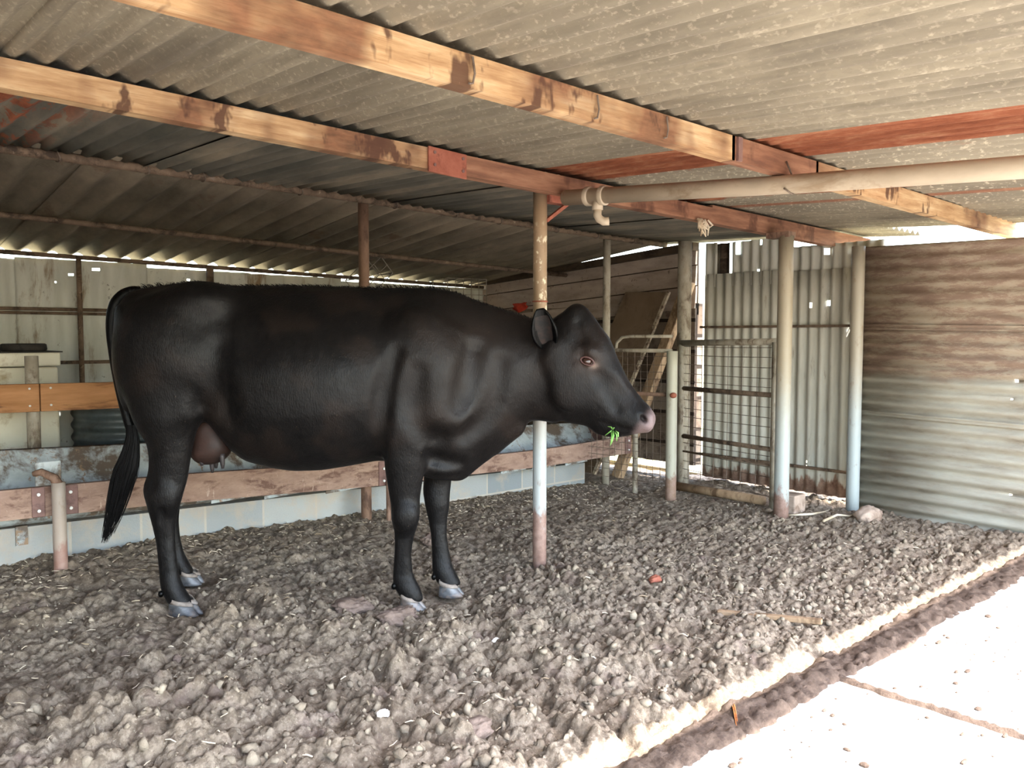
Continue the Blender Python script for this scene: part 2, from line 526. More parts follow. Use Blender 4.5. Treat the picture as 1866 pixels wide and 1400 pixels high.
    M['trough'] = stained('stained galvanised trough', rgb(150, 158, 158), rgb(184, 192, 192), rgb(96, 84, 72), 7, (1, 1, 1), 0.52, 4.5, 0.6, 0.4, 0.3, 60, rgb(138, 114, 90), 0.6).m
    M['drum'] = stained('dark corrugated iron drum', rgb(52, 58, 58), rgb(76, 84, 84), rgb(44, 42, 40), 8, (1, 1, 1), 0.58, 5, 0.45, 0.5, 0.1, 60).m
    M['wire'] = stained('rusty wire', rgb(96, 82, 70), rgb(122, 108, 96), rgb(72, 56, 46), 20, (1, 1, 1), 0.56, 15, 0.6, 0.4, 0.0).m
    M['pale_wire'] = stained('dusty grey wire', rgb(128, 120, 108), rgb(150, 142, 130), rgb(100, 92, 80), 20, (1, 1, 1), 0.56, 15, 0.6, 0.4, 0.0).m
    M['pvc'] = stained('dusty white plastic pipe', rgb(164, 149, 128), rgb(186, 170, 148), rgb(146, 127, 104), 6, (1, 0.4, 1), 0.6, 5, 0.55, 0.4, 0.1, 80, rgb(148, 108, 82), 0.68).m
    # ---- masonry, others
    m = Mat('grey concrete blocks', 0.9, 0.2)
    br = m.n('ShaderNodeTexBrick')
    mp = m.n('ShaderNodeMapping')
    mp.inputs['Rotation'].default_value = (math.pi / 2, 0, 0)
    m.link(m.pos, mp.inputs['Vector'])
    m.link(mp.outputs[0], br.inputs['Vector'])
    br.inputs['Color1'].default_value = rgb(132, 138, 140)
    br.inputs['Color2'].default_value = rgb(166, 167, 162)
    br.inputs['Mortar'].default_value = rgb(176, 168, 156)
    br.inputs['Scale'].default_value = 1.0
    br.inputs['Mortar Size'].default_value = 0.008
    br.inputs['Brick Width'].default_value = 0.40
    br.inputs['Row Height'].default_value = 0.5
    col = m.mix(m.ramp(m.noise(5, (1, 1, 1), 5, 0.7), [(0.5, 0.0), (0.66, 0.6)]), br.outputs['Color'], rgb(176, 160, 140))
    m.color(col)
    m.bump(m.noise(70, (1, 1, 1), 5, 0.7), 0.5, 0.006)
    M['blocks'] = m.m
    m = Mat('brown weatherboard wall', 0.85, 0.25)
    col = m.ramp(m.noise(3, (1, 0.5, 2), 6, 0.65), [(0.3, rgb(140, 124, 111)), (0.55, rgb(178, 161, 147)), (0.75, rgb(194, 177, 161))])
    col = m.mix(m.ramp(m.noise(16, (1, 1, 1), 6, 0.75, 0.6), [(0.6, 0.0), (0.66, 0.7)]), col, rgb(72, 56, 46))
    m.color(col)
    m.bump(m.noise(60, (1, 1, 1), 4, 0.6), 0.3, 0.004)
    M['boards'] = m.m
    m = Mat('rough dark stone wall', 0.95, 0.15)
    br = m.n('ShaderNodeTexBrick')
    mp = m.n('ShaderNodeMapping')
    mp.inputs['Rotation'].default_value = (math.pi / 2, 0, math.pi / 2)
    m.link(m.pos, mp.inputs['Vector'])
    m.link(mp.outputs[0], br.inputs['Vector'])
    br.inputs['Color1'].default_value = rgb(92, 78, 66)
    br.inputs['Color2'].default_value = rgb(138, 124, 110)
    br.inputs['Mortar'].default_value = rgb(48, 40, 34)
    br.inputs['Scale'].default_value = 1.0
    br.inputs['Mortar Size'].default_value = 0.018
    br.inputs['Brick Width'].default_value = 0.3
    br.inputs['Row Height'].default_value = 0.13
    m.color(m.mix(m.ramp(m.noise(9, (1, 1, 1), 5, 0.7), [(0.5, 0.0), (0.62, 0.6)]), br.outputs['Color'], rgb(70, 58, 50)))
    m.bump(m.noise(35, (1, 1, 1), 5, 0.7), 0.7, 0.012)
    M['stone'] = m.m
    M['dark_wood'] = stained('dark wall plate', rgb(62, 52, 42), rgb(84, 70, 56), rgb(48, 38, 30), 8, (1, 0.4, 1), 0.56, 6, 0.9, 0.2, 0.2, 60).m
    M['chest'] = stained('yellowed white enamel chest', rgb(206, 200, 176), rgb(216, 212, 192), rgb(168, 150, 118), 3, (1, 1, 1), 0.62, 4, 0.45, 0.5, 0.05, 60, rgb(120, 98, 74), 0.70).m
    M['rubber'] = stained('black rubber', rgb(40, 38, 34), rgb(58, 54, 48), rgb(30, 28, 26), 12, (1, 1, 1), 0.56, 8, 0.8, 0.3, 0.2, 60).m
    M['panel'] = stained('brown hardboard', rgb(106, 88, 70), rgb(122, 102, 84), rgb(94, 78, 62), 3, (1, 1, 1), 0.56, 3, 0.85, 0.2, 0.1, 70).m
    M['trim'] = stained('peeling pale batten', rgb(150, 134, 112), rgb(184, 170, 148), rgb(92, 74, 60), 14, (1, 1, 1), 0.54, 12, 0.85, 0.2, 0.2, 60).m
    M['red'] = stained('faded red cloth', rgb(176, 58, 42), rgb(200, 78, 58), rgb(120, 44, 34), 10, (1, 1, 1), 0.58, 8, 0.9, 0.1, 0.3, 40).m
    M['rock'] = stained('tan rock', rgb(160, 140, 124), rgb(184, 164, 148), rgb(128, 108, 94), 9, (1, 1, 1), 0.56, 6, 0.9, 0.2, 0.6, 30).m
    M['white_stone'] = stained('white pebble', rgb(214, 206, 198), rgb(232, 226, 220), rgb(176, 160, 146), 18, (1, 1, 1), 0.58, 14, 0.7, 0.3, 0.3, 60).m
    M['orange'] = stained('dry orange leaf', rgb(168, 96, 48), rgb(196, 128, 76), rgb(112, 60, 32), 12, (1, 1, 1), 0.56, 14, 0.8, 0.2, 0.3, 60).m
    M['grass'] = stained('fresh green grass', rgb(92, 150, 60), rgb(150, 196, 110), rgb(84, 130, 50), 40, (1, 1, 1), 0.56, 30, 0.6, 0.4, 0.0).m
    M['feather'] = stained('white feather', rgb(226, 222, 216), rgb(240, 236, 230), rgb(200, 190, 180), 40, (1, 1, 1), 0.6, 30, 0.8, 0.2, 0.0).m
    M['leafy'] = stained('sunny bush leaves', rgb(120, 140, 66), rgb(168, 180, 100), rgb(88, 108, 50), 12, (1, 1, 1), 0.56, 8, 0.8, 0.2, 0.0).m
    # ---- cow
    m = Mat('black cow hide', 0.42, 0.15)
    at = m.n('ShaderNodeAttribute', attribute_name='coat')
    bl = m.ramp(m.noise(26, (1, 1, 1), 5, 0.7), [(0.3, (0.0026, 0.0024, 0.0025, 1)), (0.7, (0.0068, 0.0060, 0.0058, 1))])
    col = m.mix(at.outputs['Alpha'], bl, at.outputs['Color'])
    col = m.mix(m.ramp(m.noise(190, (1, 1, 1), 2, 0.5), [(0.73, 0.0), (0.76, 0.5)]), col, rgb(120, 104, 86))
    m.color(col)
    hv = m.noise(210, (1.0, 1.0, 0.22), 3, 0.6, 0.6)
    h2 = m.noise(9, (1, 1, 1), 4, 0.6)
    m.bump(m.math('ADD', m.math('MULTIPLY', hv, 0.35), m.math('MULTIPLY', h2, 1.2)), 0.65, 0.008)
    m.rough(m.ramp(m.noise(7, (1, 1, 1), 3, 0.6), [(0.3, 0.37), (0.7, 0.48)]))
    m.b.inputs['Sheen Weight'].default_value = 0.006
    m.b.inputs['Sheen Roughness'].default_value = 0.45
    m.b.inputs['Sheen Tint'].default_value = (0.8, 0.85, 1, 1)
    M['hide'] = m.m
    m = Mat('black tail hair', 0.55, 0.12)
    m.color((0.005, 0.0048, 0.005, 1))
    M['hair'] = m.m
    m = Mat('grey hoof horn', 0.38, 0.5)
    zz = m.axis(2)
    col = m.ramp(m.noise(22, (1, 1, 2), 4, 0.6), [(0.3, rgb(58, 59, 62)), (0.7, rgb(112, 112, 112))])
    m.color(m.mix(m.ramp(m.noise(14, (1, 1, 1), 4, 0.6), [(0.52, 0.0), (0.62, 0.7)]), col, rgb(124, 108, 95)))
    m.bump(m.noise(30, (1, 1, 3), 3, 0.6), 0.3, 0.004)
    M['hoof'] = m.m
    m = Mat('pale hoof band', 0.7, 0.3)
    m.color(m.ramp(m.noise(30, (1, 1, 1), 4, 0.6), [(0.3, rgb(112, 100, 90)), (0.7, rgb(152, 142, 132))]))
    M['coronet'] = m.m
    m = Mat('brown udder skin', 0.6, 0.35)
    m.color(m.ramp(m.noise(9, (1, 1, 1), 4, 0.6), [(0.3, rgb(28, 20, 17)), (0.7, rgb(58, 38, 31))]))
    m.bump(m.noise(60, (1, 1, 1), 4, 0.6), 0.3, 0.004)
    M['udder'] = m.m
    m = Mat('grey teat skin', 0.5, 0.4)
    m.color(rgb(48, 43, 43))
    M['teat'] = m.m
    m = Mat('dark wet eye', 0.06, 0.7)
    m.color((0.028, 0.012, 0.009, 1))
    M['eye'] = m.m
    m = Mat('pinkish brown eyelid', 0.5, 0.4)
    m.color(rgb(74, 50, 46))
    M['lid'] = m.m
    m = Mat('brown inner ear', 0.7, 0.3)
    m.color(m.ramp(m.noise(30, (1, 1, 1), 3, 0.6), [(0.4, (0.0035, 0.003, 0.003, 1)), (0.75, (0.022, 0.012, 0.009, 1))]))
    M['inner_ear'] = m.m
    m = Mat('dark nostril lining', 0.5, 0.4)
    m.color((0.03, 0.02, 0.02, 1))
    M['nostril'] = m.m


make_materials()

# ------------------------------------------------------------------ roof planes
X_L, X_R = -2.6, 7.1
Y_EAVE = 0.33


def z_front(x, y):
    return 2.340 - 0.018 * (x - 0.6) - 0.062 * (3.3 - y)


def z_mid(x, y):
    return 2.311 - 0.018 * (x - 0.6) + 0.039 * (y - 3.3)


def z_rear(x, y):
    return 2.392 - 0.018 * (x - 0.6) - 0.104 * (y - 5.08)


def sheet(name, p0, wdir, ldir, W, L, pitch, amp, mat, parent=None, phase=0.0, holes=(), per=8, nl=3, wave=0.0, lift=None, solid=0.002):
    """a corrugated sheet: ridges run along ldir, profile across wdir; holes = (w, l, hw, hl) are open"""
    p0, wdir, ldir = np.array(p0, float), np.array(wdir, float), np.array(ldir, float)
    wdir, ldir = wdir / np.linalg.norm(wdir), ldir / np.linalg.norm(ldir)
    nrm = np.cross(wdir, ldir)
    n = max(4, int(round(W / pitch * per)))
    ws = np.linspace(0, W, n + 1)
    ls = set(np.linspace(0, L, nl + 1).round(4).tolist())
    for (_, l, _, hl) in holes:
        ls |= {round(l - hl, 4), round(l + hl, 4)}
    ls = np.array(sorted(x for x in ls if -1e-3 <= x <= L + 1e-3))
    WW, LL = np.meshgrid(ws, ls, indexing='ij')
    hgt = amp * np.cos(2 * np.pi * (WW + phase) / pitch) + wave * np.sin(LL * 2.1 + phase * 7)
    if lift is not None:
        hgt = hgt + lift(WW, LL)
    P = p0 + WW[..., None] * wdir + LL[..., None] * ldir + hgt[..., None] * nrm
    i = np.arange(P.shape[0] * P.shape[1]).reshape(P.shape[:2])
    fs = np.stack([i[:-1, :-1], i[1:, :-1], i[1:, 1:], i[:-1, 1:]], -1).reshape(-1, 4)
    if holes:
        wc = (0.5 * (WW[:-1, :-1] + WW[1:, 1:])).reshape(-1)
        lc = (0.5 * (LL[:-1, :-1] + LL[1:, 1:])).reshape(-1)
        keep = np.ones(len(fs), bool)
        for (w, l, hw, hl) in holes:
            keep &= ~((np.abs(wc - w) <= hw) & (np.abs(lc - l) < hl))
        fs = fs[keep]
    o = np_mesh(name, P.reshape(-1, 3), fs, mat, parent, True)
    if solid:
        m = o.modifiers.new('thickness', 'SOLIDIFY')
        m.thickness = solid
        m.offset = 0
    return o


def build_roof():
    r = thing('ceiling', 'corrugated shed roof of grey and rusty sheets on timber and pipe purlins', 'roof', (2.2, 4, 2.2), kind='structure')
    # front slope, from the open side up to the first timber
    edges = [-2.6, -1.8, -1.0, -0.2, 0.62, 1.42, 2.30, 3.17, 3.90, 4.70, 5.5, 6.46]
    for k, (a, b) in enumerate(zip(edges[:-1], edges[1:])):
        up = 0.006 * (k % 2)
        p0 = (a - 0.03, Y_EAVE, z_front(a - 0.03, Y_EAVE) + up)
        q = (a - 0.03, 3.85, z_front(a - 0.03, 3.85) + up - 0.008)
        ld = np.subtract(q, p0)
        wd = (1, 0, -0.018)
        mat = M['rust_sheet'] if 3.1 < a < 5.2 else M['sheet']
        holes = [(0.42, 0.75, 0.008, 0.008)] if k == 7 else ()
        sheet('roof_sheet', p0, wd, ld, b - a + 0.06, float(np.linalg.norm(ld)), 0.1, 0.0155, mat, r, a, holes, nl=6, wave=0.003)
    p0 = (6.25, 2.9, z_front(6.25, 2.9))  # extra roof piece added to keep direct sun off the timber end
    sheet('roof_sheet', p0, (1, 0, -0.018), (0, 0.6, 0.037), 0.87, 0.6, 0.1, 0.0155, M['sheet'], r, 6.2)
    # middle, slipped under the front sheets
    edges = [-2.6, -1.75, -0.9, -0.05, 0.85, 1.65, 2.5, 3.35, 4.2, 5.05, 5.9, 6.55]
    for k, (a, b) in enumerate(zip(edges[:-1], edges[1:])):
        up = -0.010 * (k % 2) - 0.004
        p0 = (a - 0.06, 3.378, z_mid(a, 3.378) + up)
        q = (a - 0.06, 5.16, z_mid(a, 5.16) + up)
        ld = np.subtract(q, p0)
        holes = [(0.30, 1.62, 0.007, 0.008), (0.40, 1.66, 0.007, 0.008)] if k == 5 else ()
        sheet('roof_sheet', p0, (1, 0, -0.018), ld, b - a + 0.11, float(np.linalg.norm(ld)), 0.1, 0.014, M['mid_sheet'], r, a, holes, nl=4, wave=0.002)
    # rear slope down to the back wall
    edges = [-2.6, -1.6, -0.6, 0.4, 1.4, 2.4, 3.4, 4.4, 5.4, 6.62]
    for k, (a, b) in enumerate(zip(edges[:-1], edges[1:])):
        up = 0.01 * (k % 2)
        p0 = (a - 0.05, 5.0, z_rear(a, 5.0) + up)
        q = (a - 0.05, 8.02, z_rear(a, 8.02) + up)
        ld = np.subtract(q, p0)
        holes = [(0.52, 1.9, 0.012, 0.010)] if k == 4 else ()
        sheet('roof_sheet', p0, (1, 0, -0.018), ld, b - a + (0.08 if k < 8 else 0.0), float(np.linalg.norm(ld)), 0.2, 0.026, M['rear_sheet'], r, a, holes, per=12, nl=4, solid=0.006)


build_roof()


def build_walls():
    # back wall: tall white fibre cement sheets, short of the roof so daylight shows over them
    w = thing('wall_back', 'white washed corrugated back wall with daylight along its top', 'wall', (2, 7.9, 0), kind='structure')
    for k in range(9):
        x0 = -2.6 + k * 1.01
        top = 2.022 - 0.018 * (x0 - 0.6) - 0.012 * (k % 2) - (0.02 if k in (3,) else 0)
        sheet('wall_sheet', (x0, 7.90 + 0.012 * (k % 2), -0.05), (1, 0, 0), (0, 0, 1), 1.0 + 0.05, top + 0.05, 0.19, 0.022, M['white_sheet'], w, x0,
              [(0.42, 1.93, 0.02, 0.010), (0.62, 1.985, 0.03, 0.012), (0.3, 1.86, 0.008, 0.008)] if k in (4, 5) else ([(0.83, 2.0, 0.012, 0.02), (0.83, 1.93, 0.009, 0.008), (0.83, 1.89, 0.009, 0.008)] if k == 3 else ()), per=10, nl=6, solid=0.006)
    # end wall behind the trough: weatherboards over rough stone
    w = thing('wall_right', 'end wall of brown weatherboards above dark rough stone', 'wall', (6.5, 6.2, 0), kind='structure')
    mb = MB()
    rows = [(1.50, 1.71), (1.72, 1.905), (1.915, 2.10)]
    slope = -0.055
    for z0, z1 in rows:
        y0, y1 = 4.70, 7.95
        za, zb = slope * (y0 - 6.72), slope * (y1 - 6.72)
        t = 0.02
        mb.hexa([(6.47, y0, z0 + za), (6.50, y0, z0 + za), (6.50, y1, z0 + zb), (6.47, y1, z0 + zb),
                 (6.485, y0, z1 + za), (6.505, y0, z1 + za), (6.505, y1, z1 + zb), (6.485, y1, z1 + zb)])
    mb.build('weatherboard', M['boards'], w)
    MB().hexa([(6.51, 4.70, 1.55), (6.53, 4.70, 1.55), (6.53, 7.95, 1.50), (6.51, 7.95, 1.50), (6.51, 4.70, 2.17), (6.53, 4.70, 2.17), (6.53, 7.95, 1.975), (6.51, 7.95, 1.975)]).build('backing', M['dark_wood'], w)  # backing added to block daylight through the board seams
    MB().box((6.48, 4.70, 0.10), (6.60, 7.95, 1.66)).build('stone_base', M['stone'], w)
    # dark plate under the roof edge
    mb = MB()
    mb.hexa([(6.40, 4.68, 2.155), (6.50, 4.68, 2.155), (6.50, 7.95, 1.965), (6.40, 7.95, 1.965), (6.40, 4.68, 2.228), (6.50, 4.68, 2.228), (6.50, 7.95, 2.02), (6.40, 7.95, 2.02)])
    mb.build('wall_plate', M['dark_wood'], w)
    # pale corrugated iron behind the gate: two rows of sheets with a lap, gaps and nail holes
    w = thing('wall_gate', 'pale upright corrugated iron wall behind the gate', 'wall', (6.45, 3.9, 0), kind='structure')
    sheet('wall_sheet', (6.455, 3.74, 0.02), (0, 1, 0), (0, 0, 1), 0.845, 1.90, 0.095, 0.014, M['gate_sheet'], w, 0.02, [(0.60, 1.41, 0.01, 0.01), (0.25, 1.41, 0.01, 0.01)], nl=5)
    sheet('wall_sheet', (6.470, 3.70, 1.80), (0, 1, 0), (0, 0, 1), 0.60, 0.40, 0.095, 0.014, M['gate_sheet'], w, 0.05, [(0.33, 0.13, 0.012, 0.010), (0.53, 0.34, 0.018, 0.055), (0.30, 0.375, 0.018, 0.025), (0.08, 0.365, 0.018, 0.035)], nl=4)
    sheet('wall_sheet', (6.480, 4.32, 1.80), (0, 1, 0), (0, 0, 1), 0.16, 0.40, 0.095, 0.014, M['dark_wood'], w, 0.05, nl=3)
    sheet('wall_sheet', (6.470, 4.45, 1.80), (0, 1, 0), (0, 0, 1), 0.13, 0.41, 0.095, 0.014, M['gate_sheet'], w, 0.03, nl=3)
    sheet('wall_sheet', (6.440, 2.90, 0.02), (0, 1, 0), (0, 0, 1), 0.86, 1.88, 0.095, 0.016, M['side_gate_sheet'] if 'side_gate_sheet' in M else M['gate_sheet'], w, 0.02,
          [(0.60, 1.585, 0.014, 0.022), (0.45, 1.60, 0.016, 0.022), (0.25, 1.385, 0.008, 0.012), (0.25, 1.425, 0.008, 0.012), (0.60, 0.225, 0.008, 0.010), (0.60, 0.265, 0.008, 0.010)], nl=5)
    sheet('wall_sheet', (6.455, 2.90, 1.78), (0, 1, 0), (0, 0, 1), 0.84, 0.325, 0.095, 0.016, M['gate_sheet'], w, 0.02, [(0.48, 0.265, 0.018, 0.026), (0.24, 0.265, 0.015, 0.02)], nl=4)
    for z in (1.43, 0.24):
        MB().bar((6.40, 2.95, z), (6.40, 4.58, z), 0.03, 0.022).build('girt', M['pipe_dark'], w)
    # right wall: sheets laid on their side, rust above and grey below
    w = thing('wall_side', 'side wall of rust streaked corrugated iron laid sideways', 'wall', (6.2, 1.5, 0), kind='structure')
    tilt = -0.021
    z0 = -0.06
    for k, (za, zb, ph) in enumerate([(-0.06, 0.78, 0.0), (0.74, 1.44, 0.03), (1.40, 2.03, 0.05)]):
        p0 = (6.20 + 0.006 * k, 2.96, za)
        sheet('wall_sheet', p0, (0, 0.0, 1), (0, -1, tilt), zb - za, 3.4, 0.088, 0.013 if k < 2 else 0.007, M['side_sheet'], w, ph,
              [(0.33, 1.08, 0.008, 0.012), (0.2, 1.06, 0.006, 0.008)] if k == 1 else ([(0.35, 1.07, 0.008, 0.010)] if k == 0 else ()), nl=5, wave=0.006)
    # out of sight on the left, keeps that end of the shed dark
    w = tag(MB().box((-2.68, 0.4, -0.05), (-2.62, 8.0, 2.35)).build('wall_left', M['boards']), 'plain boarded left end wall of the shed', 'wall', kind='structure')


build_walls()


def build_ground():
    xs = np.concatenate([np.linspace(-2.6, -0.1, 50)[:-1], np.arange(-0.1, 4.2, 0.0075), np.arange(4.2, 7.2, 0.015)])
    ys = np.concatenate([np.arange(1.40, 3.5, 0.0075), np.arange(3.5, 5.4, 0.012), np.linspace(5.4, 8.1, 60)])
    o = hills('floor', xs, ys, ground_z, M['mud'])
    tag(o, 'trodden lumpy mud floor of the cattle shed', 'floor', kind='structure')
    # concrete apron at the open side, in slabs with muddy joints
    s = thing('trim_1', 'sunlit pale concrete apron along the open side', 'concrete', (3, 0.9, -0.02), kind='structure')
    for a, b in ((-2.6, 0.4), (0.4, 3.085), (3.105, 5.6), (5.6, 7.1)):
        MB().box((a, -0.6, -0.14), (b, 1.56, -0.018)).build('slab_bay', M['slab'], s)
    # mud bank along the slab edge, its colour dark to paint the shadow stripe
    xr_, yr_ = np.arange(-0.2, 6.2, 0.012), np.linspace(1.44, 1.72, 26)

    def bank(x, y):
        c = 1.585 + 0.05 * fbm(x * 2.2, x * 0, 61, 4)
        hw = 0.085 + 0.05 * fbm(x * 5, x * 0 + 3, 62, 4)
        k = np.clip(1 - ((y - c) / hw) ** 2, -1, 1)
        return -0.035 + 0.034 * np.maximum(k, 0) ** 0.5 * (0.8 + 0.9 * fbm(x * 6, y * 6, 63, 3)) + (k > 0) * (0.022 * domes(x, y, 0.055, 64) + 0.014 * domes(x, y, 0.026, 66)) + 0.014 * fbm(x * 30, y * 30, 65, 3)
    o = hills('shade_mud_bank', xr_, yr_, bank, M['mud_and_shade'])
    tag(o, 'bank of mud along the slab edge, darkened to paint the shadow stripe', 'mud', kind='stuff')
    mb = MB()
    for i in range(1):
        n = 90
        vs, fs = [], []
        for j in range(n + 1):
            y = -0.2 + 1.85 * j / n
            c = 3.095 + 0.03 * float(fbm(np.array([y * 4.0]), np.array([1.0]), 5)[0]) + 0.02 * float(fbm(np.array([y * 17.0]), np.array([1.0]), 6)[0])
            hw = 0.016 + 0.030 * abs(float(fbm(np.array([y * 9.0]), np.array([7.0]), 8)[0])) + 0.008 * random.random()
            for t in (-1, -0.5, 0, 0.5, 1):
                vs.append((c + t * hw, y, -0.019 + (1 - t * t) * (0.008 + 0.014 * random.random())))
        for j in range(n):
            for t in range(4):
                a = j * 5 + t
                fs.append((a, a + 1, a + 6, a + 5))
        mb.add(vs, fs)
    o = mb.build('mud_joint', M['mud_and_shade'], s, True)
    tag(o, 'strip of dried mud along the slab joint', None)
    tag(MB().box((-30, -22, -0.25), (30, -0.6, -0.03)).build('ground', M['yard']), 'pale sunny yard in front of the shed', 'yard', kind='structure')
    tag(MB().box((-40, -40, -0.5), (40, 60, -0.26)).build('ground', M['earth']), 'dry earth around the shed', 'ground', kind='structure')
    # lighter earth and rubble outside the end wall
    tag(MB().box((6.75, 0.0, -0.3), (12, 12, -0.02)).build('ground', M['earth']), 'bright dry earth outside the end wall', 'ground', kind='structure')
    # unseen pipe added along the eave: its shadow makes the dark stripe beside the slab
    g = MB()
    g.tube([(-2.6, 0.262, 2.02), (7.1, 0.262, 1.90)], 0.062, 12)
    tag(g.build('eave_shadow_pipe', M['pipe_grey'], None, True), 'unseen pipe added along the front eave to cast a shadow stripe', 'shadow pipe', kind='structure')


build_ground()


# ------------------------------------------------------------------ roof timbers and pipes
def lerp(a, b, t):
    return a + (b - a) * t


def build_purlins():
    def zb1(x):
        return 2.200 - 0.0205 * (x - 0.58)
    t = thing('timber_purlin', 'brown stained roof timber with a rusty splice plate, over the speckled post', 'beam', (2.2, 3.33, 2.13), group='roof timbers')
    t['kind'] = 'thing'
    for a, b, mat in ((-2.6, 2.42, 'timber'), (2.40, 7.06, 'brown_timber')):
        mb = MB()
        n = 10
        for i in range(n):
            xa, xb = lerp(a, b, i / n), lerp(a, b, (i + 1) / n)
            za, zb = zb1(xa), zb1(xb)
            ha, hb = 0.103, 0.103
            if xa > 4.4:
                ha = hb = 0.12
            mb.hexa([(xa, 3.30, za), (xb, 3.30, zb), (xb, 3.37, zb), (xa, 3.37, za), (xa, 3.30, za + ha), (xb, 3.30, zb + hb), (xb, 3.37, zb + hb), (xa, 3.37, za + ha)])
        mb.build('timber_length', M[mat], t)
    p = MB()
    p.hexa([(2.365, 3.288, 2.150), (2.60, 3.288, 2.138), (2.60, 3.299, 2.138), (2.365, 3.299, 2.150), (2.365, 3.288, 2.272), (2.60, 3.288, 2.262), (2.60, 3.299, 2.262), (2.365, 3.299, 2.272)])
    pl = p.build('splice_plate', M['rust_steel'], t, bevel=0.003)
    for x, z in ((2.40, 2.245), (2.575, 2.238), (2.40, 2.185), (2.575, 2.176)):
        MB().tube([(x, 3.283, z), (x, 3.290, z)], 0.008, 8).build('bolt', M['plate'], pl)
    # front timber
    t = thing('timber_purlin', 'pale orange roof timber nearest the open side, crossing above the white pipe', 'beam', (3, 2.03, 2.05), group='roof timbers')
    t['kind'] = 'thing'
    for a, b, mat in ((-2.6, 3.02, 'timber'), (3.0, 3.72, 'brown_timber'), (3.70, 7.08, 'timber')):
        mb = MB()
        n = 12
        for i in range(n):
            xa, xb = lerp(a, b, i / n), lerp(a, b, (i + 1) / n)
            za, zb = 2.121 - 0.0142 * (xa - 0.67), 2.121 - 0.0142 * (xb - 0.67)
            mb.hexa([(xa, 2.0, za), (xb, 2.0, zb), (xb, 2.06, zb), (xa, 2.06, za), (xa, 2.0, za + 0.102), (xb, 2.0, zb + 0.102), (xb, 2.06, zb + 0.102), (xa, 2.06, za + 0.102)])
        mb.build('timber_length', M[mat], t)
    MB().bar((3.03, 1.994, 2.137), (3.06, 1.994, 2.137), 0.012, 0.10).build('joint_strip', M['plate'], t)
    for x in (1.60, 2.16, 2.55):
        z = 2.115 - 0.0142 * (x - 0.67)
        MB().tube([(x, 1.993, z + 0.1), (x + 0.006, 1.990, z + 0.05), (x, 1.992, z + 0.02), (x - 0.018, 1.990, z + 0.015)], 0.0035, 6).build('wire_tie', M['wire'], t)
    # ridge pipe with wire bindings
    pts = [(-2.6, 5.08, 2.385), (0.88, 5.08, 2.340), (3.12, 5.08, 2.312), (4.8, 5.08, 2.272), (6.5, 5.08, 2.240)]
    t = thing('pipe_purlin', 'grimy steel pipe under the ridge, along the top of the tall brown post', 'pipe', (2, 5.08, 2.3), group='pipe purlins')
    MB().tube(pts, 0.027, 12).build('pipe', M['pipe_dark'], t, True)
    for x in (1.15, 1.62, 1.95, 2.6, 3.35, 3.9, 4.35, 5.0, 5.5, 6.0):
        z = float(np.interp(x, [p[0] for p in pts], [p[2] for p in pts]))
        mb = MB()
        ring = [(x + 0.006 * math.sin(a * 2), 5.08 + 0.031 * math.cos(a), z + 0.031 * math.sin(a)) for a in np.linspace(0, 2 * math.pi, 13)]
        mb.tube(ring, 0.004, 6)
        mb.build('wire_tie', M['wire'], t)
    t = thing('pipe_purlin', 'thin dark pipe under the rear roof slope, between ridge and back wall', 'pipe', (2, 6.4, 2.1), group='pipe purlins')
    MB().tube([(-2.6, 6.4, 2.225), (1.09, 6.4, 2.160), (3.87, 6.4, 2.084), (6.45, 6.4, 2.015)], 0.021, 10).build('pipe', M['pipe_dark'], t, True)
    t = thing('pipe_purlin', 'dark pipe along the top of the white back wall', 'pipe', (2, 7.84, 2.0), group='pipe purlins')
    MB().tube([(-2.6, 7.84, 2.11), (1.28, 7.84, 2.040), (2.9, 7.84, 2.010), (6.45, 7.84, 1.945)], 0.02, 10).build('pipe', M['pipe_dark'], t, True)


build_purlins()


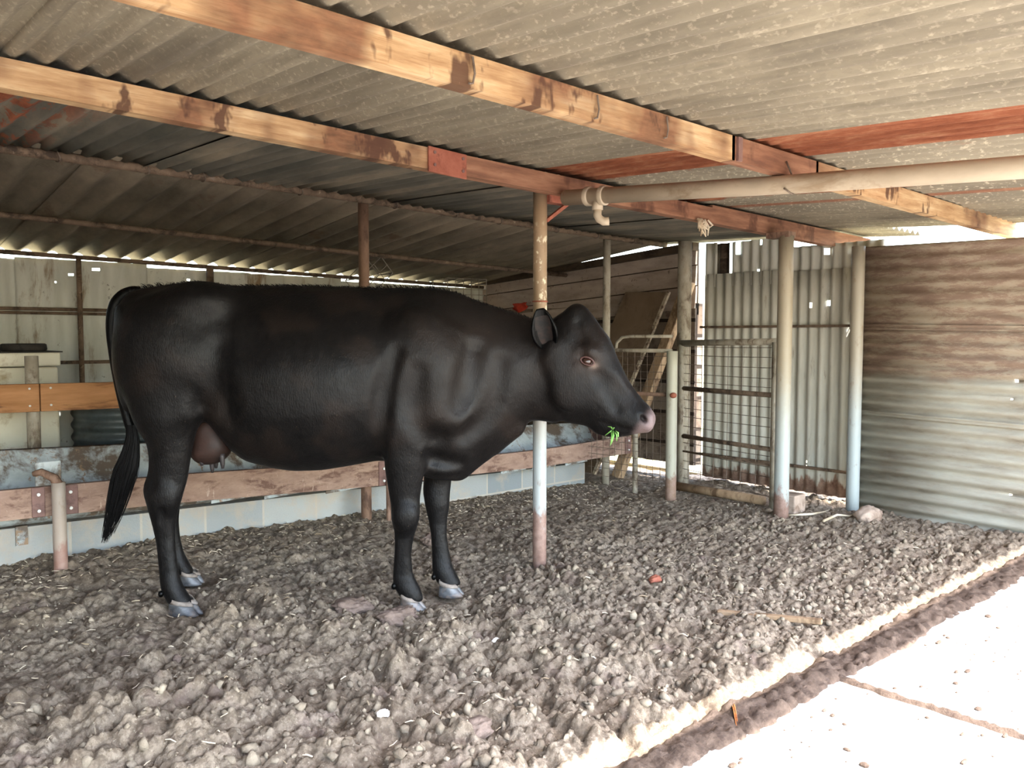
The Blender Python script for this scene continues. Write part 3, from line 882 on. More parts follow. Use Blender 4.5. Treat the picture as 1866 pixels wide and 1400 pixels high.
def build_posts():
    def post(label, x, y, z0, z1, r, mat, group='steel posts', lean=(0, 0)):
        t = thing('steel_post', label, 'post', (x, y, gz(x, y)), group)
        n = 8
        pts = [(x + lean[0] * i / n, y + lean[1] * i / n, lerp(z0, z1, i / n)) for i in range(n + 1)]
        MB().tube(pts, r, 20).build('pipe', M[mat], t, True)
        return t
    t = post('speckled brown post behind the neck of the cow, holding up the brown timber', 3.226, 3.411, -0.10, 2.165, 0.040, 'post_speckled')
    MB().bar((3.25, 3.39, 2.00), (3.42, 3.36, 2.125), 0.03, 0.018).build('brace', M['rust_steel'], t)
    MB().box((3.25, 3.36, 2.105), (3.40, 3.42, 2.145)).build('bracket', M['rust_steel'], t)
    ring = [(3.226 + 0.041 * math.cos(a), 3.411 + 0.041 * math.sin(a), 1.545) for a in np.linspace(0, 2 * math.pi, 17)]
    MB().tube(ring, 0.005, 6, False).build('weld_ring', M['rust_steel'], t, True)
    post('dark brown post rising behind the back of the cow to the ridge pipe', 3.106, 5.118, -0.1, 2.295, 0.038, 'pipe_brown')
    post('thin tan post standing at the right end of the feed trough', 5.685, 5.115, -0.1, 2.235, 0.035, 'pipe_grey')
    t = post('stout pale post with a rusty foot at the right side of the mesh gate', 5.451, 3.166, -0.1, 2.07, 0.054, 'post_pale')
    MB().box((5.40, 3.12, 2.06), (5.50, 3.30, 2.10)).build('cap_plate', M['pipe_brown'], t)
    post('pale post against the rust streaked side wall', 6.15, 2.965, -0.1, 2.03, 0.049, 'post_pale_plain')
    post('tall grey post behind the hinge side of the mesh gate', 6.106, 4.55, -0.1, 2.20, 0.062, 'pipe_grey')
    t = post('short peeling pale post left of the mesh gate, open at the top', 5.414, 4.149, -0.1, 1.225, 0.045, 'post_stub', 'short posts')
    MB().ball((5.385, 4.112, 0.865), 0.030, 10, 6, (1, 1, 0.8)).build('rusty_lug', M['rust_steel'], t, True)
    post('thin short post near the right end of the trough, beside the mesh panel', 5.471, 4.578, -0.1, 0.545, 0.024, 'pipe_grey', 'short posts')
    t = post('scraped short post in front of the trough, left of the cow', 1.072, 4.955, -0.1, 0.55, 0.035, 'post_low', 'short posts')
    MB().tube([(1.072, 4.955, 0.53), (1.055, 4.965, 0.575), (1.00, 5.00, 0.61), (0.965, 5.02, 0.60)], [0.03, 0.025, 0.02, 0.014], 10).build('handle', M['pipe_brown'], t, True)
    post('narrow rusty stake behind the near front leg of the cow', 3.22, 5.0, -0.1, 0.30, 0.017, 'pipe_brown', 'short posts')
    post('thin post against the white back wall, in line with the feed pan', 1.905, 7.82, -0.1, 2.04, 0.021, 'pipe_dark', 'back wall posts')
    post('thicker post against the white back wall, above the hips of the cow', 3.04, 7.80, -0.1, 2.02, 0.034, 'pipe_dark', 'back wall posts')
    t = post('stub post carrying the knotty board in front of the white chest', 1.165, 5.99, -0.1, 1.22, 0.040, 'pipe_grey', 'short posts')
    # rails along the back wall
    t = thing('wall_rail', 'pair of dark rails halfway up the white back wall', 'rail', (1, 7.82, 1.56), 'back wall rails')
    MB().tube([(-2.6, 7.85, 1.585), (2.3, 7.85, 1.575)], 0.014, 8).build('rail', M['pipe_dark'], t, True)
    MB().tube([(-2.6, 7.84, 1.550), (2.3, 7.84, 1.540)], 0.012, 8).build('rail', M['pipe_dark'], t, True)
    t = thing('wall_rail', 'low dark rail on the white back wall behind the feed pan', 'rail', (1, 7.82, 1.13), 'back wall rails')
    MB().bar((-2.6, 7.845, 1.135), (3.2, 7.845, 1.115), 0.02, 0.03).build('rail', M['pipe_dark'], t)


build_posts()


def build_pvc():
    t = thing('hanging_drain_pipe', 'dusty white plastic pipe slung under the timbers, with an elbow', 'pipe', (3.42, 2, 2.05))
    a, b = np.array((3.285, 3.27, 2.120)), np.array((3.42, 1.98, 2.034))
    MB().tube([a, b, (3.425, 1.03, 1.968), (3.428, 0.35, 1.912)], 0.043, 20).build('pipe', M['pvc'], t, True)
    d = (b - a) / np.linalg.norm(b - a)
    for s in (0.165, 0.265):
        p = a + d * s
        MB().tube([p - d * 0.014, p + d * 0.014], 0.053, 20).build('collar', M['pvc'], t, True, 0.003)
    p = a + d * 0.225
    MB().tube([p + np.array((0, 0, -0.03)), p + np.array((0, 0, -0.075))], 0.030, 14).build('tee', M['pvc'], t, True)
    el = [p + np.array(q) for q in ((0, 0, -0.07), (0, 0, -0.105), (0.006, -0.010, -0.125), (0.022, -0.026, -0.138), (0.042, -0.046, -0.136))]
    MB().tube(el, 0.023, 14).build('elbow', M['pvc'], t, True)
    t = tag(MB().tube([(3.42, 1.995, 2.14), (3.437, 1.985, 2.10), (3.452, 1.97, 2.05), (3.44, 1.95, 2.00), (3.405, 1.955, 1.985), (3.37, 1.975, 2.01)], 0.004, 6).build('hanging_wire_hook', M['wire'], None, True),
            'bent rusty wire holding the white pipe to the pale timber', 'wire')
    # dry straw caught on the timber
    mb = MB()
    for i in range(14):
        x = 4.58 + random.uniform(-0.05, 0.09)
        z = 2.125
        mb.tube([(x, 3.285, z), (x + random.uniform(-.03, .03), 3.27, z - random.uniform(.02, .05)), (x + random.uniform(-.05, .06), 3.265, z - random.uniform(.05, .13))], [0.006, 0.008, 0.003], 5)
    tag(mb.build('hanging_straw', M['straw']), 'wisp of dry straw caught under the brown timber', 'straw')


build_pvc()


# ------------------------------------------------------------------ feed trough
def build_trough():
    # block plinth
    mb = MB()
    n = 14
    for i in range(n):
        xa, xb = lerp(-2.6, 5.60, i / n), lerp(-2.6, 5.60, (i + 1) / n)
        za, zb = 0.262 - 0.024 * (xa - 0.85), 0.262 - 0.024 * (xb - 0.85)
        za, zb = max(za, 0.15), max(zb, 0.15)
        mb.hexa([(xa, 5.30, -0.15), (xb, 5.30, -0.15), (xb, 5.46, -0.15), (xa, 5.46, -0.15), (xa, 5.30, za), (xb, 5.30, zb), (xb, 5.46, zb), (xa, 5.46, za)])
    tag(mb.build('block_plinth', M['blocks']), 'low grey concrete block plinth under the feed trough', 'plinth')
    t = thing('feed_trough', 'long stained metal feed trough with a scuffed brown front rail', 'trough', (2.6, 5.2, 0.2))
    # trough sheet: lip, bottom, sloping back
    xs = np.linspace(-2.6, 5.93, 40)
    prof = [(5.166, 0.44), (5.170, 0.315), (5.21, 0.288), (5.36, 0.305), (5.50, 0.47), (5.60, 0.66), (5.61, 0.67), (5.60, 0.645)]
    vs, fs = [], []
    for x in xs:
        dz = -0.037 * (x - 0.9) if x > 0.9 else 0
        for y, z in prof:
            k = (z - 0.225) / 0.44
            vs.append((x, y + 0.004 * math.sin(x * 5 + z * 9), z + dz * (0.4 + 0.6 * k) + 0.006))
    m = len(prof)
    for i in range(len(xs) - 1):
        for j in range(m - 1):
            fs.append((i * m + j, i * m + j + 1, (i + 1) * m + j + 1, (i + 1) * m + j))
    tr = MB().add(vs, fs).build('trough_sheet', M['trough'], t, True, 0, 0.004)
    # end cap
    i0 = (len(xs) - 1) * m
    MB().add([vs[i0 + j] for j in range(m - 2)], [tuple(range(m - 2))]).build('end_cap', M['plate'], t, solid=0.008)
    # supports from the plinth to the trough
    for x in (0.95,):
        MB().box((x - 0.03, 5.285, 0.16), (x + 0.03, 5.40, 0.27)).build('bracket', M['trough'], t)

    def zr(x):
        return float(np.interp(x, [-2.6, 0.8, 1.79, 3.2, 4.0, 4.8, 5.95], [0.40, 0.364, 0.334, 0.262, 0.252, 0.230, 0.238]))
    for a, b, top in ((-2.6, 1.055, 0.162), (1.06, 3.235, 0.162), (3.30, 5.95, 0.150)):
        mb = MB()
        n = 8
        for i in range(n):
            xa, xb = lerp(a, b, i / n), lerp(a, b, (i + 1) / n)
            ta = top if b < 5 else lerp(0.125, 0.165, (xa - 3.3) / 2.65)
            tb = top if b < 5 else lerp(0.125, 0.165, (xb - 3.3) / 2.65)
            if 1 < b < 4:
                ta, tb = lerp(0.165, 0.182, (xa - 1) / 2.2), lerp(0.165, 0.182, (xb - 1) / 2.2)
            za, zb = zr(xa), zr(xb)
            mb.hexa([(xa, 5.03, za), (xb, 5.03, zb), (xb, 5.07, zb), (xa, 5.07, za), (xa, 5.03, za + ta), (xb, 5.03, zb + tb), (xb, 5.07, zb + tb), (xa, 5.07, za + ta)])
        mb.build('front_rail', M['rail_wood'], t)
    for a, b in ((0.955, 1.02), (1.105, 1.185), (3.155, 3.235), (5.86, 5.945)):
        za, zb = zr(a), zr(b)
        h = 0.165 if a < 3 else (0.178 if a < 4 else 0.158)
        p = MB().hexa([(a, 5.022, za), (b, 5.022, zb), (b, 5.031, zb), (a, 5.031, za), (a, 5.022, za + h), (b, 5.022, zb + h), (b, 5.031, zb + h), (a, 5.031, za + h)]).build('joint_plate', M['plate'], t, bevel=0.004)
        for z in (0.035, 0.125):
            MB().tube([((a + b) / 2, 5.012, za + z), ((a + b) / 2, 5.024, za + z)], 0.009, 10).build('bolt', M['bolt'], p)
    # rounded patch plate by the left post
    MB().box((0.985, 5.071, 0.42), (1.115, 5.082, 0.655)).build('patch_plate', M['trough'], t, bevel=0.012)
    # sacking remains under the rail
    for x in (1.95, 2.3, 2.75, 4.35, 4.7, 5.1):
        mb = MB()
        z = zr(x) - 0.01
        mb.hexa([(x, 5.06, z - 0.02), (x + 0.28, 5.06, z - 0.008), (x + 0.28, 5.066, z - 0.008), (x, 5.066, z - 0.02), (x, 5.06, z), (x + 0.28, 5.06, z + 0.006), (x + 0.28, 5.066, z + 0.006), (x, 5.066, z)])
        mb.build('lip_strip', M['trough'], t)
    # the second, knotty board behind
    t = thing('back_rail', 'knotty brown board behind the trough, in front of the white chest', 'board', (1, 5.9, 0.9))
    for a, b in ((-2.6, 1.186), (1.192, 3.6)):
        mb = MB()
        za, zb = 0.868 - 0.013 * (a - 1), 0.868 - 0.013 * (b - 1)
        mb.hexa([(a, 5.90, za), (b, 5.90, zb), (b, 5.94, zb), (a, 5.94, za), (a, 5.90, za + 0.178), (b, 5.90, zb + 0.178), (b, 5.94, zb + 0.178), (a, 5.94, za + 0.178)])
        mb.build('board_length', M['board_wood'], t, bevel=0.004)
    for x in (1.13, 1.25):
        for z in (0.905, 1.015):
            MB().tube([(x, 5.893, z), (x, 5.902, z)], 0.007, 8).build('bolt', M['bolt'], t)
    # white chest, pan and drum behind it
    t = thing('storage_chest', 'yellowed white enamel chest behind the knotty board, with a lid', 'chest', (0.9, 6.8, 0))
    MB().box((0.2, 6.5, -0.05), (1.43, 7.15, 1.13)).build('body', M['chest'], t, bevel=0.015)
    MB().box((0.18, 6.485, 1.136), (1.445, 7.17, 1.232)).build('lid', M['chest'], t, bevel=0.012)
    MB().box((0.18, 6.49, 1.232), (1.46, 7.17, 1.240)).build('lid_sheet', M['rubber'], t)
    mb = MB()
    prof = [(0.0, 0.006), (0.115, 0.004), (0.135, 0.0), (0.146, 0.012), (0.142, 0.048), (0.132, 0.054), (0.124, 0.046), (0.118, 0.02), (0.0, 0.016)]
    seg = 28
    vs, fs = [], []
    for r, z in prof:
        for k in range(seg):
            a = 2 * math.pi * k / seg
            vs.append((1.25 + r * math.cos(a), 6.66 + r * math.sin(a), 1.2405 + z))
    for i in range(len(prof) - 1):
        for k in range(seg):
            k2 = (k + 1) % seg
            fs.append((i * seg + k, i * seg + k2, (i + 1) * seg + k2, (i + 1) * seg + k))
    tag(mb.add(vs, fs).build('feed_pan', M['rubber'], None, True), 'round black rubber pan lying on top of the white chest', 'pan')
    t = thing('drum', 'dark corrugated iron drum half hidden behind the trough', 'drum', (1.86, 6.42, 0))
    vs, fs = [], []
    zs = np.linspace(-0.05, 0.90, 77)
    seg = 48
    for z in zs:
        r = 0.37 + 0.010 * math.cos(2 * math.pi * z / 0.088)
        for k in range(seg):
            a = 2 * math.pi * k / seg
            vs.append((1.88 + r * math.cos(a), 6.46 + r * math.sin(a), z))
    for i in range(len(zs) - 1):
        for k in range(seg):
            k2 = (k + 1) % seg
            fs.append((i * seg + k, i * seg + k2, (i + 1) * seg + k2, (i + 1) * seg + k))
    MB().add(vs, fs).build('wall_of_drum', M['drum'], t, True, 0, 0.004).name = 'shell'
    ring = [(1.88 + 0.372 * math.cos(a), 6.46 + 0.372 * math.sin(a), 0.905) for a in np.linspace(0, 2 * math.pi, 41)]
    MB().tube(ring, 0.012, 8, False).build('rim', M['drum'], t, True)


build_trough()


# ------------------------------------------------------------------ gate and mesh panel
def grid_wires(mb, a, b, z0, z1, dx, dz, r, jitter=0.004):
    a, b = np.array(a, float), np.array(b, float)
    L = np.linalg.norm(b - a)
    d = (b - a) / L
    n = int(L / dx)
    for i in range(1, n + 1):
        p = a + d * (i * dx - dx * 0.4 + random.uniform(-jitter, jitter))
        mb.tube([(p[0], p[1], z0), (p[0] + random.uniform(-jitter, jitter), p[1], z1)], r, 5)
    n = int((z1 - z0) / dz)
    for i in range(n + 1):
        z = z0 + i * dz + random.uniform(-jitter, jitter)
        mid = (a + b) / 2
        mb.tube([(a[0], a[1], z), (mid[0], mid[1], z - 0.004), (b[0], b[1], z + random.uniform(-jitter, jitter))], r, 5)


def build_gate():
    a, b = (5.873, 4.394), (5.663, 3.361)
    t = thing('mesh_gate', 'tube framed gate of square wire mesh between grey and pale posts', 'gate', (5.77, 3.88, 0.02))
    r = 0.026
    MB().tube([(*a, 0.0), (*a, 1.30)], 0.030, 14).build('stile', M['pipe_grey'], t, True)
    MB().tube([(*b, -0.03), (*b, 1.30)], 0.028, 14).build('stile', M['pipe_grey'], t, True)
    MB().tube([(a[0], a[1] + 0.03, 1.285), (b[0], b[1] - 0.03, 1.305)], 0.027, 14).build('top_rail', M['pipe_grey'], t, True)
    MB().tube([(*a, 0.890), (*b, 0.893)], 0.019, 12).build('cross_rail', M['pipe_dark'], t, True)
    MB().tube([(*a, 0.468), (*b, 0.470)], 0.019, 12).build('cross_rail', M['pipe_dark'], t, True)
    MB().tube([(*a, 0.335), (*b, 0.345)], 0.009, 8).build('cross_rod', M['pipe_dark'], t, True)
    mb = MB()
    grid_wires(mb, a, b, 0.10, 1.27, 0.155, 0.077, 0.0027)
    mb.build('wire_mesh', M['wire'], t)
    tag(MB().tube([(5.74, 4.36, 0.045), (5.715, 3.47, 0.050)], 0.036, 14).build('ground_pipe', M['old_timber'], None, True), 'mud caked pipe lying along the foot of the gate', 'pipe')
    # mesh panel left of the short post
    t = thing('mesh_barrier', 'wire mesh panel with a bowed top tube, left of the short peeling post', 'panel', (5.45, 4.5, 0.02))
    p, q = np.array((5.36, 4.70)), np.array((5.445, 4.175))
    p2 = np.array((5.30, 5.0))

    def Q(k, z):
        m = lerp(p, q, k)
        return (m[0], m[1], z)
    MB().tube([Q(-0.55, 1.225), Q(1.0, 1.225)], 0.016, 12).build('cross_rail', M['pipe_grey'], t, True)
    MB().tube([Q(-0.55, 0.86), Q(1.0, 0.86)], 0.016, 12).build('cross_rail', M['pipe_brown'], t, True)
    MB().tube([Q(-0.02, 1.22), Q(0.0, 1.29), Q(0.10, 1.335), Q(0.25, 1.345), Q(1.0, 1.345)], 0.013, 12).build('bow_tube', M['pipe_grey'], t, True)
    mb = MB()
    grid_wires(mb, Q(-0.55, 0)[:2], Q(1.0, 0)[:2], 0.12, 1.21, 0.062, 0.062, 0.0022, 0.006)
    mb.build('wire_mesh', M['wire'], t)
    # concrete block by the stout post
    tag(MB().box((5.60, 3.14, gz(5.68, 3.2) - 0.02), (5.76, 3.27, 0.15)).build('concrete_block', M['rock'], None, bevel=0.01), 'grey concrete block standing behind the stout pale post', 'block')


build_gate()


def build_lean():
    # sheet of hardboard, its edge batten and a timber leaning on the end wall
    t = thing('leaning_hardboard', 'brown hardboard sheet leaning on the end wall behind the cow head', 'panel', (6.2, 5.4, 0))
    c = [(6.02, 5.42, -0.02), (6.02, 5.92, -0.02), (6.34, 5.40, 1.76), (6.34, 4.88, 1.74)]
    MB().hexa([(5.99, 5.52, -0.03), (5.99, 6.15, -0.03), (6.01, 6.15, -0.03), (6.01, 5.52, -0.03), (6.34, 4.90, 1.77), (6.34, 5.45, 1.79), (6.36, 5.45, 1.79), (6.36, 4.90, 1.77)]).build('sheet', M['panel'], t)
    MB().bar((5.985, 5.535, -0.03), (6.335, 4.905, 1.77), 0.03, 0.03, (1, 0, 0)).build('edge_batten', M['trim'], t)
    o = tag(MB().bar((6.02, 5.26, -0.03), (6.38, 4.70, 1.86), 0.09, 0.10, (1, 0, 0.2)).build('leaning_timber', M['old_timber'], None, bevel=0.006), 'thick old timber leaning on the wall next to the hardboard sheet', 'timber')
    for k in (0.72, 0.84):
        pass
    # wire racks pushed up under the rear roof
    def rack(label, o0, ex, ey, ez, nx, ny):
        t = thing('hanging_wire_rack', label, 'rack', o0, 'wire racks')
        o0, ex, ey, ez = map(np.array, (o0, ex, ey, ez))
        mb = MB()
        for s in (0, 1):
            b0 = o0 + ez * s
            mb.tube([b0, b0 + ex, b0 + ex + ey, b0 + ey, b0], 0.006, 6)
        for i, j in ((0, 0), (1, 0), (1, 1), (0, 1)):
            mb.tube([o0 + ex * i + ey * j, o0 + ex * i + ey * j + ez], 0.006, 6)
        mb.build('frame', M['pale_wire'], t)
        mb = MB()
        for i in range(1, nx):
            mb.tube([o0 + ex * i / nx, o0 + ex * i / nx + ey], 0.0035, 5)
        for j in range(1, ny):
            mb.tube([o0 + ey * j / ny, o0 + ey * j / ny + ex], 0.0035, 5)
        mb.build('wire_grid', M['pale_wire'], t)
    rack('tilted dusty wire rack hung beside the dark brown post', (4.20, 6.80, 1.74), (0.25, 0, 0.22), (-0.13, 0, 0.15), (0.03, 0.3, 0.0), 3, 2)
    rack('flat dusty wire rack hung in the far corner', (5.42, 7.2, 1.62), (0.55, 0, 0.01), (0, 0, 0.36), (0.02, 0.3, 0), 5, 6)
    # red cloth
    vs, fs = [], []
    n = 8
    for i in range(n + 1):
        for j in range(n + 1):
            u, v = i / n, j / n
            vs.append((6.43 - 0.02 * math.sin(u * 9 + v * 4), 7.02 + 0.24 * u, 1.735 - (0.05 + 0.06 * math.sin(u * 3.0)) * v - 0.01 * u))
    for i in range(n):
        for j in range(n):
            a = i * (n + 1) + j
            fs.append((a, a + 1, a + n + 2, a + n + 1))
    tag(MB().add(vs, fs).build('hanging_red_cloth', M['red'], None, True, 0, 0.01), 'faded red rag hung on the weatherboards above the neck of the cow', 'cloth')


build_lean()


# ------------------------------------------------------------------ the cow
D0 = 4.17


def uz(x, y, D):
    P = at_depth(x, y, D)
    return float(P @ RGT), float(P[2])


def to_world(u, v, z):
    """cow frame (u to the right along her body, v away from the photographer) to world"""
    return np.asarray(u)[..., None] * RGT + (np.asarray(v)[..., None] + D0) * FWD + np.asarray(z)[..., None] * np.array([0, 0, 1.0])


def smin(a, b, k):
    h = np.clip(0.5 + 0.5 * (b - a) / k, 0, 1)
    return b * (1 - h) + a * h - k * h * (1 - h)


def smax(a, b, k):
    return -smin(-a, -b, k)


class Field:
    def __init__(self, lo, hi, step):
        self.ax = [np.arange(l, h + step, step, dtype=np.float32) for l, h in zip(lo, hi)]
        self.step = step
        self.f = np.full([len(a) for a in self.ax], 9.0, np.float32)

    def region(self, lo, hi):
        sl = []
        for a, l, h in zip(self.ax, lo, hi):
            i0 = max(0, int(np.searchsorted(a, l)) - 1)
            i1 = min(len(a), int(np.searchsorted(a, h)) + 1)
            sl.append(slice(i0, i1))
        g = np.meshgrid(*[a[s] for a, s in zip(self.ax, sl)], indexing='ij', sparse=True)
        return tuple(sl), g

    def join(self, d, lo, hi, k, mode='add'):
        m = 2 * k + 0.02
        sl, g = self.region([a - m for a in lo], [b + m for b in hi])
        v = d(*g).astype(np.float32)
        if mode == 'add':
            self.f[sl] = smin(self.f[sl], v, k)
        else:
            self.f[sl] = smax(self.f[sl], -v, k)

    def ell(self, c, r, k, mode='add', rot=0.0, tilt=0.0):
        """ellipsoid, rotated by rot in the u-z plane"""
        c_, s_ = math.cos(rot), math.sin(rot)
        R = max(r)

        def d(u, v, z):
            a, b, w = u - c[0], v - c[1], z - c[2]
            b = b + tilt * w
            p, q = (a * c_ + w * s_) / r[0], (-a * s_ + w * c_) / r[2]
            k0 = np.sqrt(p * p + (b / r[1]) ** 2 + q * q)
            k1 = np.sqrt((p / r[0]) ** 2 + (b / r[1] ** 2) ** 2 + (q / r[2]) ** 2)
            return k0 * (k0 - 1) / np.maximum(k1, 1e-3)
        self.join(d, [c[0] - R, c[1] - r[1], c[2] - R], [c[0] + R, c[1] + r[1], c[2] + R], k, mode)

    def capsule(self, p, q, r0, r1, k, mode='add', vs=1.0):
        p, q = np.array(p, float), np.array(q, float)
        d_ = q - p
        L2 = float(d_ @ d_)

        def d(u, v, z):
            t = np.clip(((u - p[0]) * d_[0] + (v - p[1]) * d_[1] + (z - p[2]) * d_[2]) / L2, 0, 1)
            n = np.sqrt((u - p[0] - t * d_[0]) ** 2 + ((v - p[1] - t * d_[1]) * vs) ** 2 + (z - p[2] - t * d_[2]) ** 2)
            return n - (r0 + (r1 - r0) * t)
        R = max(r0, r1)
        self.join(d, np.minimum(p, q) - R, np.maximum(p, q) + R, k, mode)

    def leg(self, rows, D, vc, vh, k):
        """rows of (y, left, right) seen at depth D; vc and vh: (z, value) tables"""
        zs, cs, hs = [], [], []
        for y, l, r in rows:
            ul, z = uz(l, y, D)
            ur, _ = uz(r, y, D)
            zs.append(z)
            cs.append((ul + ur) / 2)
            hs.append((ur - ul) / 2)
        o = np.argsort(zs)
        zs, cs, hs = np.array(zs)[o], np.array(cs)[o], np.array(hs)[o]
        sm = np.linspace(zs[0], zs[-1], 120)
        cs_, hs_ = np.interp(sm, zs, cs), np.interp(sm, zs, hs)
        ker = np.ones(5) / 5
        cs_ = np.convolve(np.pad(cs_, 2, 'edge'), ker, 'valid')
        hs_ = np.convolve(np.pad(hs_, 2, 'edge'), ker, 'valid')

        def d(u, v, z):
            zc = np.clip(z, zs[0], zs[-1])
            c = np.interp(zc, sm, cs_)
            a = np.interp(zc, sm, hs_)
            b = np.interp(zc, *zip(*vh))
            w = np.interp(zc, *zip(*vc))
            n = np.sqrt(((u - c) / a) ** 2 + ((v - w) / b) ** 2)
            q = (n - 1) * np.minimum(a, b)
            e = np.abs(z - zc)
            return np.where(e > 0, np.sqrt(np.maximum(q, 0) ** 2 + e ** 2) + np.minimum(q, 0) * (e <= 0), q)
        lo = [min(cs - hs), min(v for _, v in vc) - max(v for _, v in vh), zs[0]]
        hi = [max(cs + hs), max(v for _, v in vc) + max(v for _, v in vh), zs[-1]]
        self.join(d, lo, hi, k)
        return sm, cs_, hs_

    def surface(self):
        """naive surface nets"""
        f = self.f
        s = f < 0
        nx, ny, nz = f.shape
        cell = (nx - 1, ny - 1, nz - 1)
        cnt = np.zeros(cell, np.int8)
        for i in (0, 1):
            for j in (0, 1):
                for k in (0, 1):
                    cnt += s[i:nx - 1 + i, j:ny - 1 + j, k:nz - 1 + k]
        act = (cnt > 0) & (cnt < 8)
        idx = np.argwhere(act)
        acc = np.zeros((len(idx), 3), np.float64)
        num = np.zeros(len(idx))
        I, J, K = idx.T
        cor = [(i, j, k) for i in (0, 1) for j in (0, 1) for k in (0, 1)]
        for a in cor:
            for b in cor:
                if a < b and sum(abs(p - q) for p, q in zip(a, b)) == 1:
                    fa = f[I + a[0], J + a[1], K + a[2]]
                    fb = f[I + b[0], J + b[1], K + b[2]]
                    m = (fa < 0) != (fb < 0)
                    t = np.where(m, fa / np.where(m, fa - fb, 1), 0)
                    for x in range(3):
                        acc[:, x] += np.where(m, a[x] + t * (b[x] - a[x]), 0)
                    num += m
        pos = (idx + acc / num[:, None]) * self.step + np.array([a[0] for a in self.ax])
        vid = np.full(cell, -1, np.int64)
        vid[I, J, K] = np.arange(len(idx))
        faces = []
        for x in range(3):
            y, z = (x + 1) % 3, (x + 2) % 3
            sl0, sl1 = [slice(None)] * 3, [slice(None)] * 3
            sl0[x], sl1[x] = slice(0, -1), slice(1, None)
            e0, e1 = s[tuple(sl0)], s[tuple(sl1)]
            for flip, m in ((False, e0 & ~e1), (True, ~e0 & e1)):
                q = np.argwhere(m)
                ok = (q[:, y] > 0) & (q[:, z] > 0) & (q[:, y] < f.shape[y] - 1) & (q[:, z] < f.shape[z] - 1)
                q = q[ok]
                quad = []
                for dy, dz in ((-1, -1), (0, -1), (0, 0), (-1, 0)):
                    c = q.copy()
                    c[:, y] += dy
                    c[:, z] += dz
                    quad.append(vid[c[:, 0], c[:, 1], c[:, 2]])
                quad = np.stack(quad, 1)
                faces.append(quad[:, ::-1] if flip else quad)
        faces = np.concatenate(faces)
        return pos, faces[(faces >= 0).all(1)]

    def near_v(self, u, z, far=False):
        """v of the skin facing the photographer at (u, z)"""
        i = int(round((u - self.ax[0][0]) / self.step))
        k = int(round((z - self.ax[2][0]) / self.step))
        col = self.f[i, :, k]
        w = np.where(col < 0)[0]
        if len(w) == 0:
            return None
        j = w[-1] if far else w[0]
        j2 = min(len(col) - 1, j + 1) if far else max(0, j - 1)
        a, b = float(col[j]), float(col[j2])
        t = a / (a - b) if a != b else 0.0
        return float(self.ax[1][j] + t * (self.ax[1][j2] - self.ax[1][j]))


def relax(pos, faces, n=3, lam=0.5):
    e = np.concatenate([faces[:, [0, 1]], faces[:, [1, 2]], faces[:, [2, 3]], faces[:, [3, 0]]])
    for it in range(n):
        acc = np.zeros_like(pos)
        num = np.bincount(e[:, 0], minlength=len(pos)) + np.bincount(e[:, 1], minlength=len(pos))
        for x in range(3):
            acc[:, x] = np.bincount(e[:, 0], pos[e[:, 1], x], len(pos)) + np.bincount(e[:, 1], pos[e[:, 0], x], len(pos))
        pos = pos + lam * (acc / np.maximum(num, 1)[:, None] - pos)
    return pos


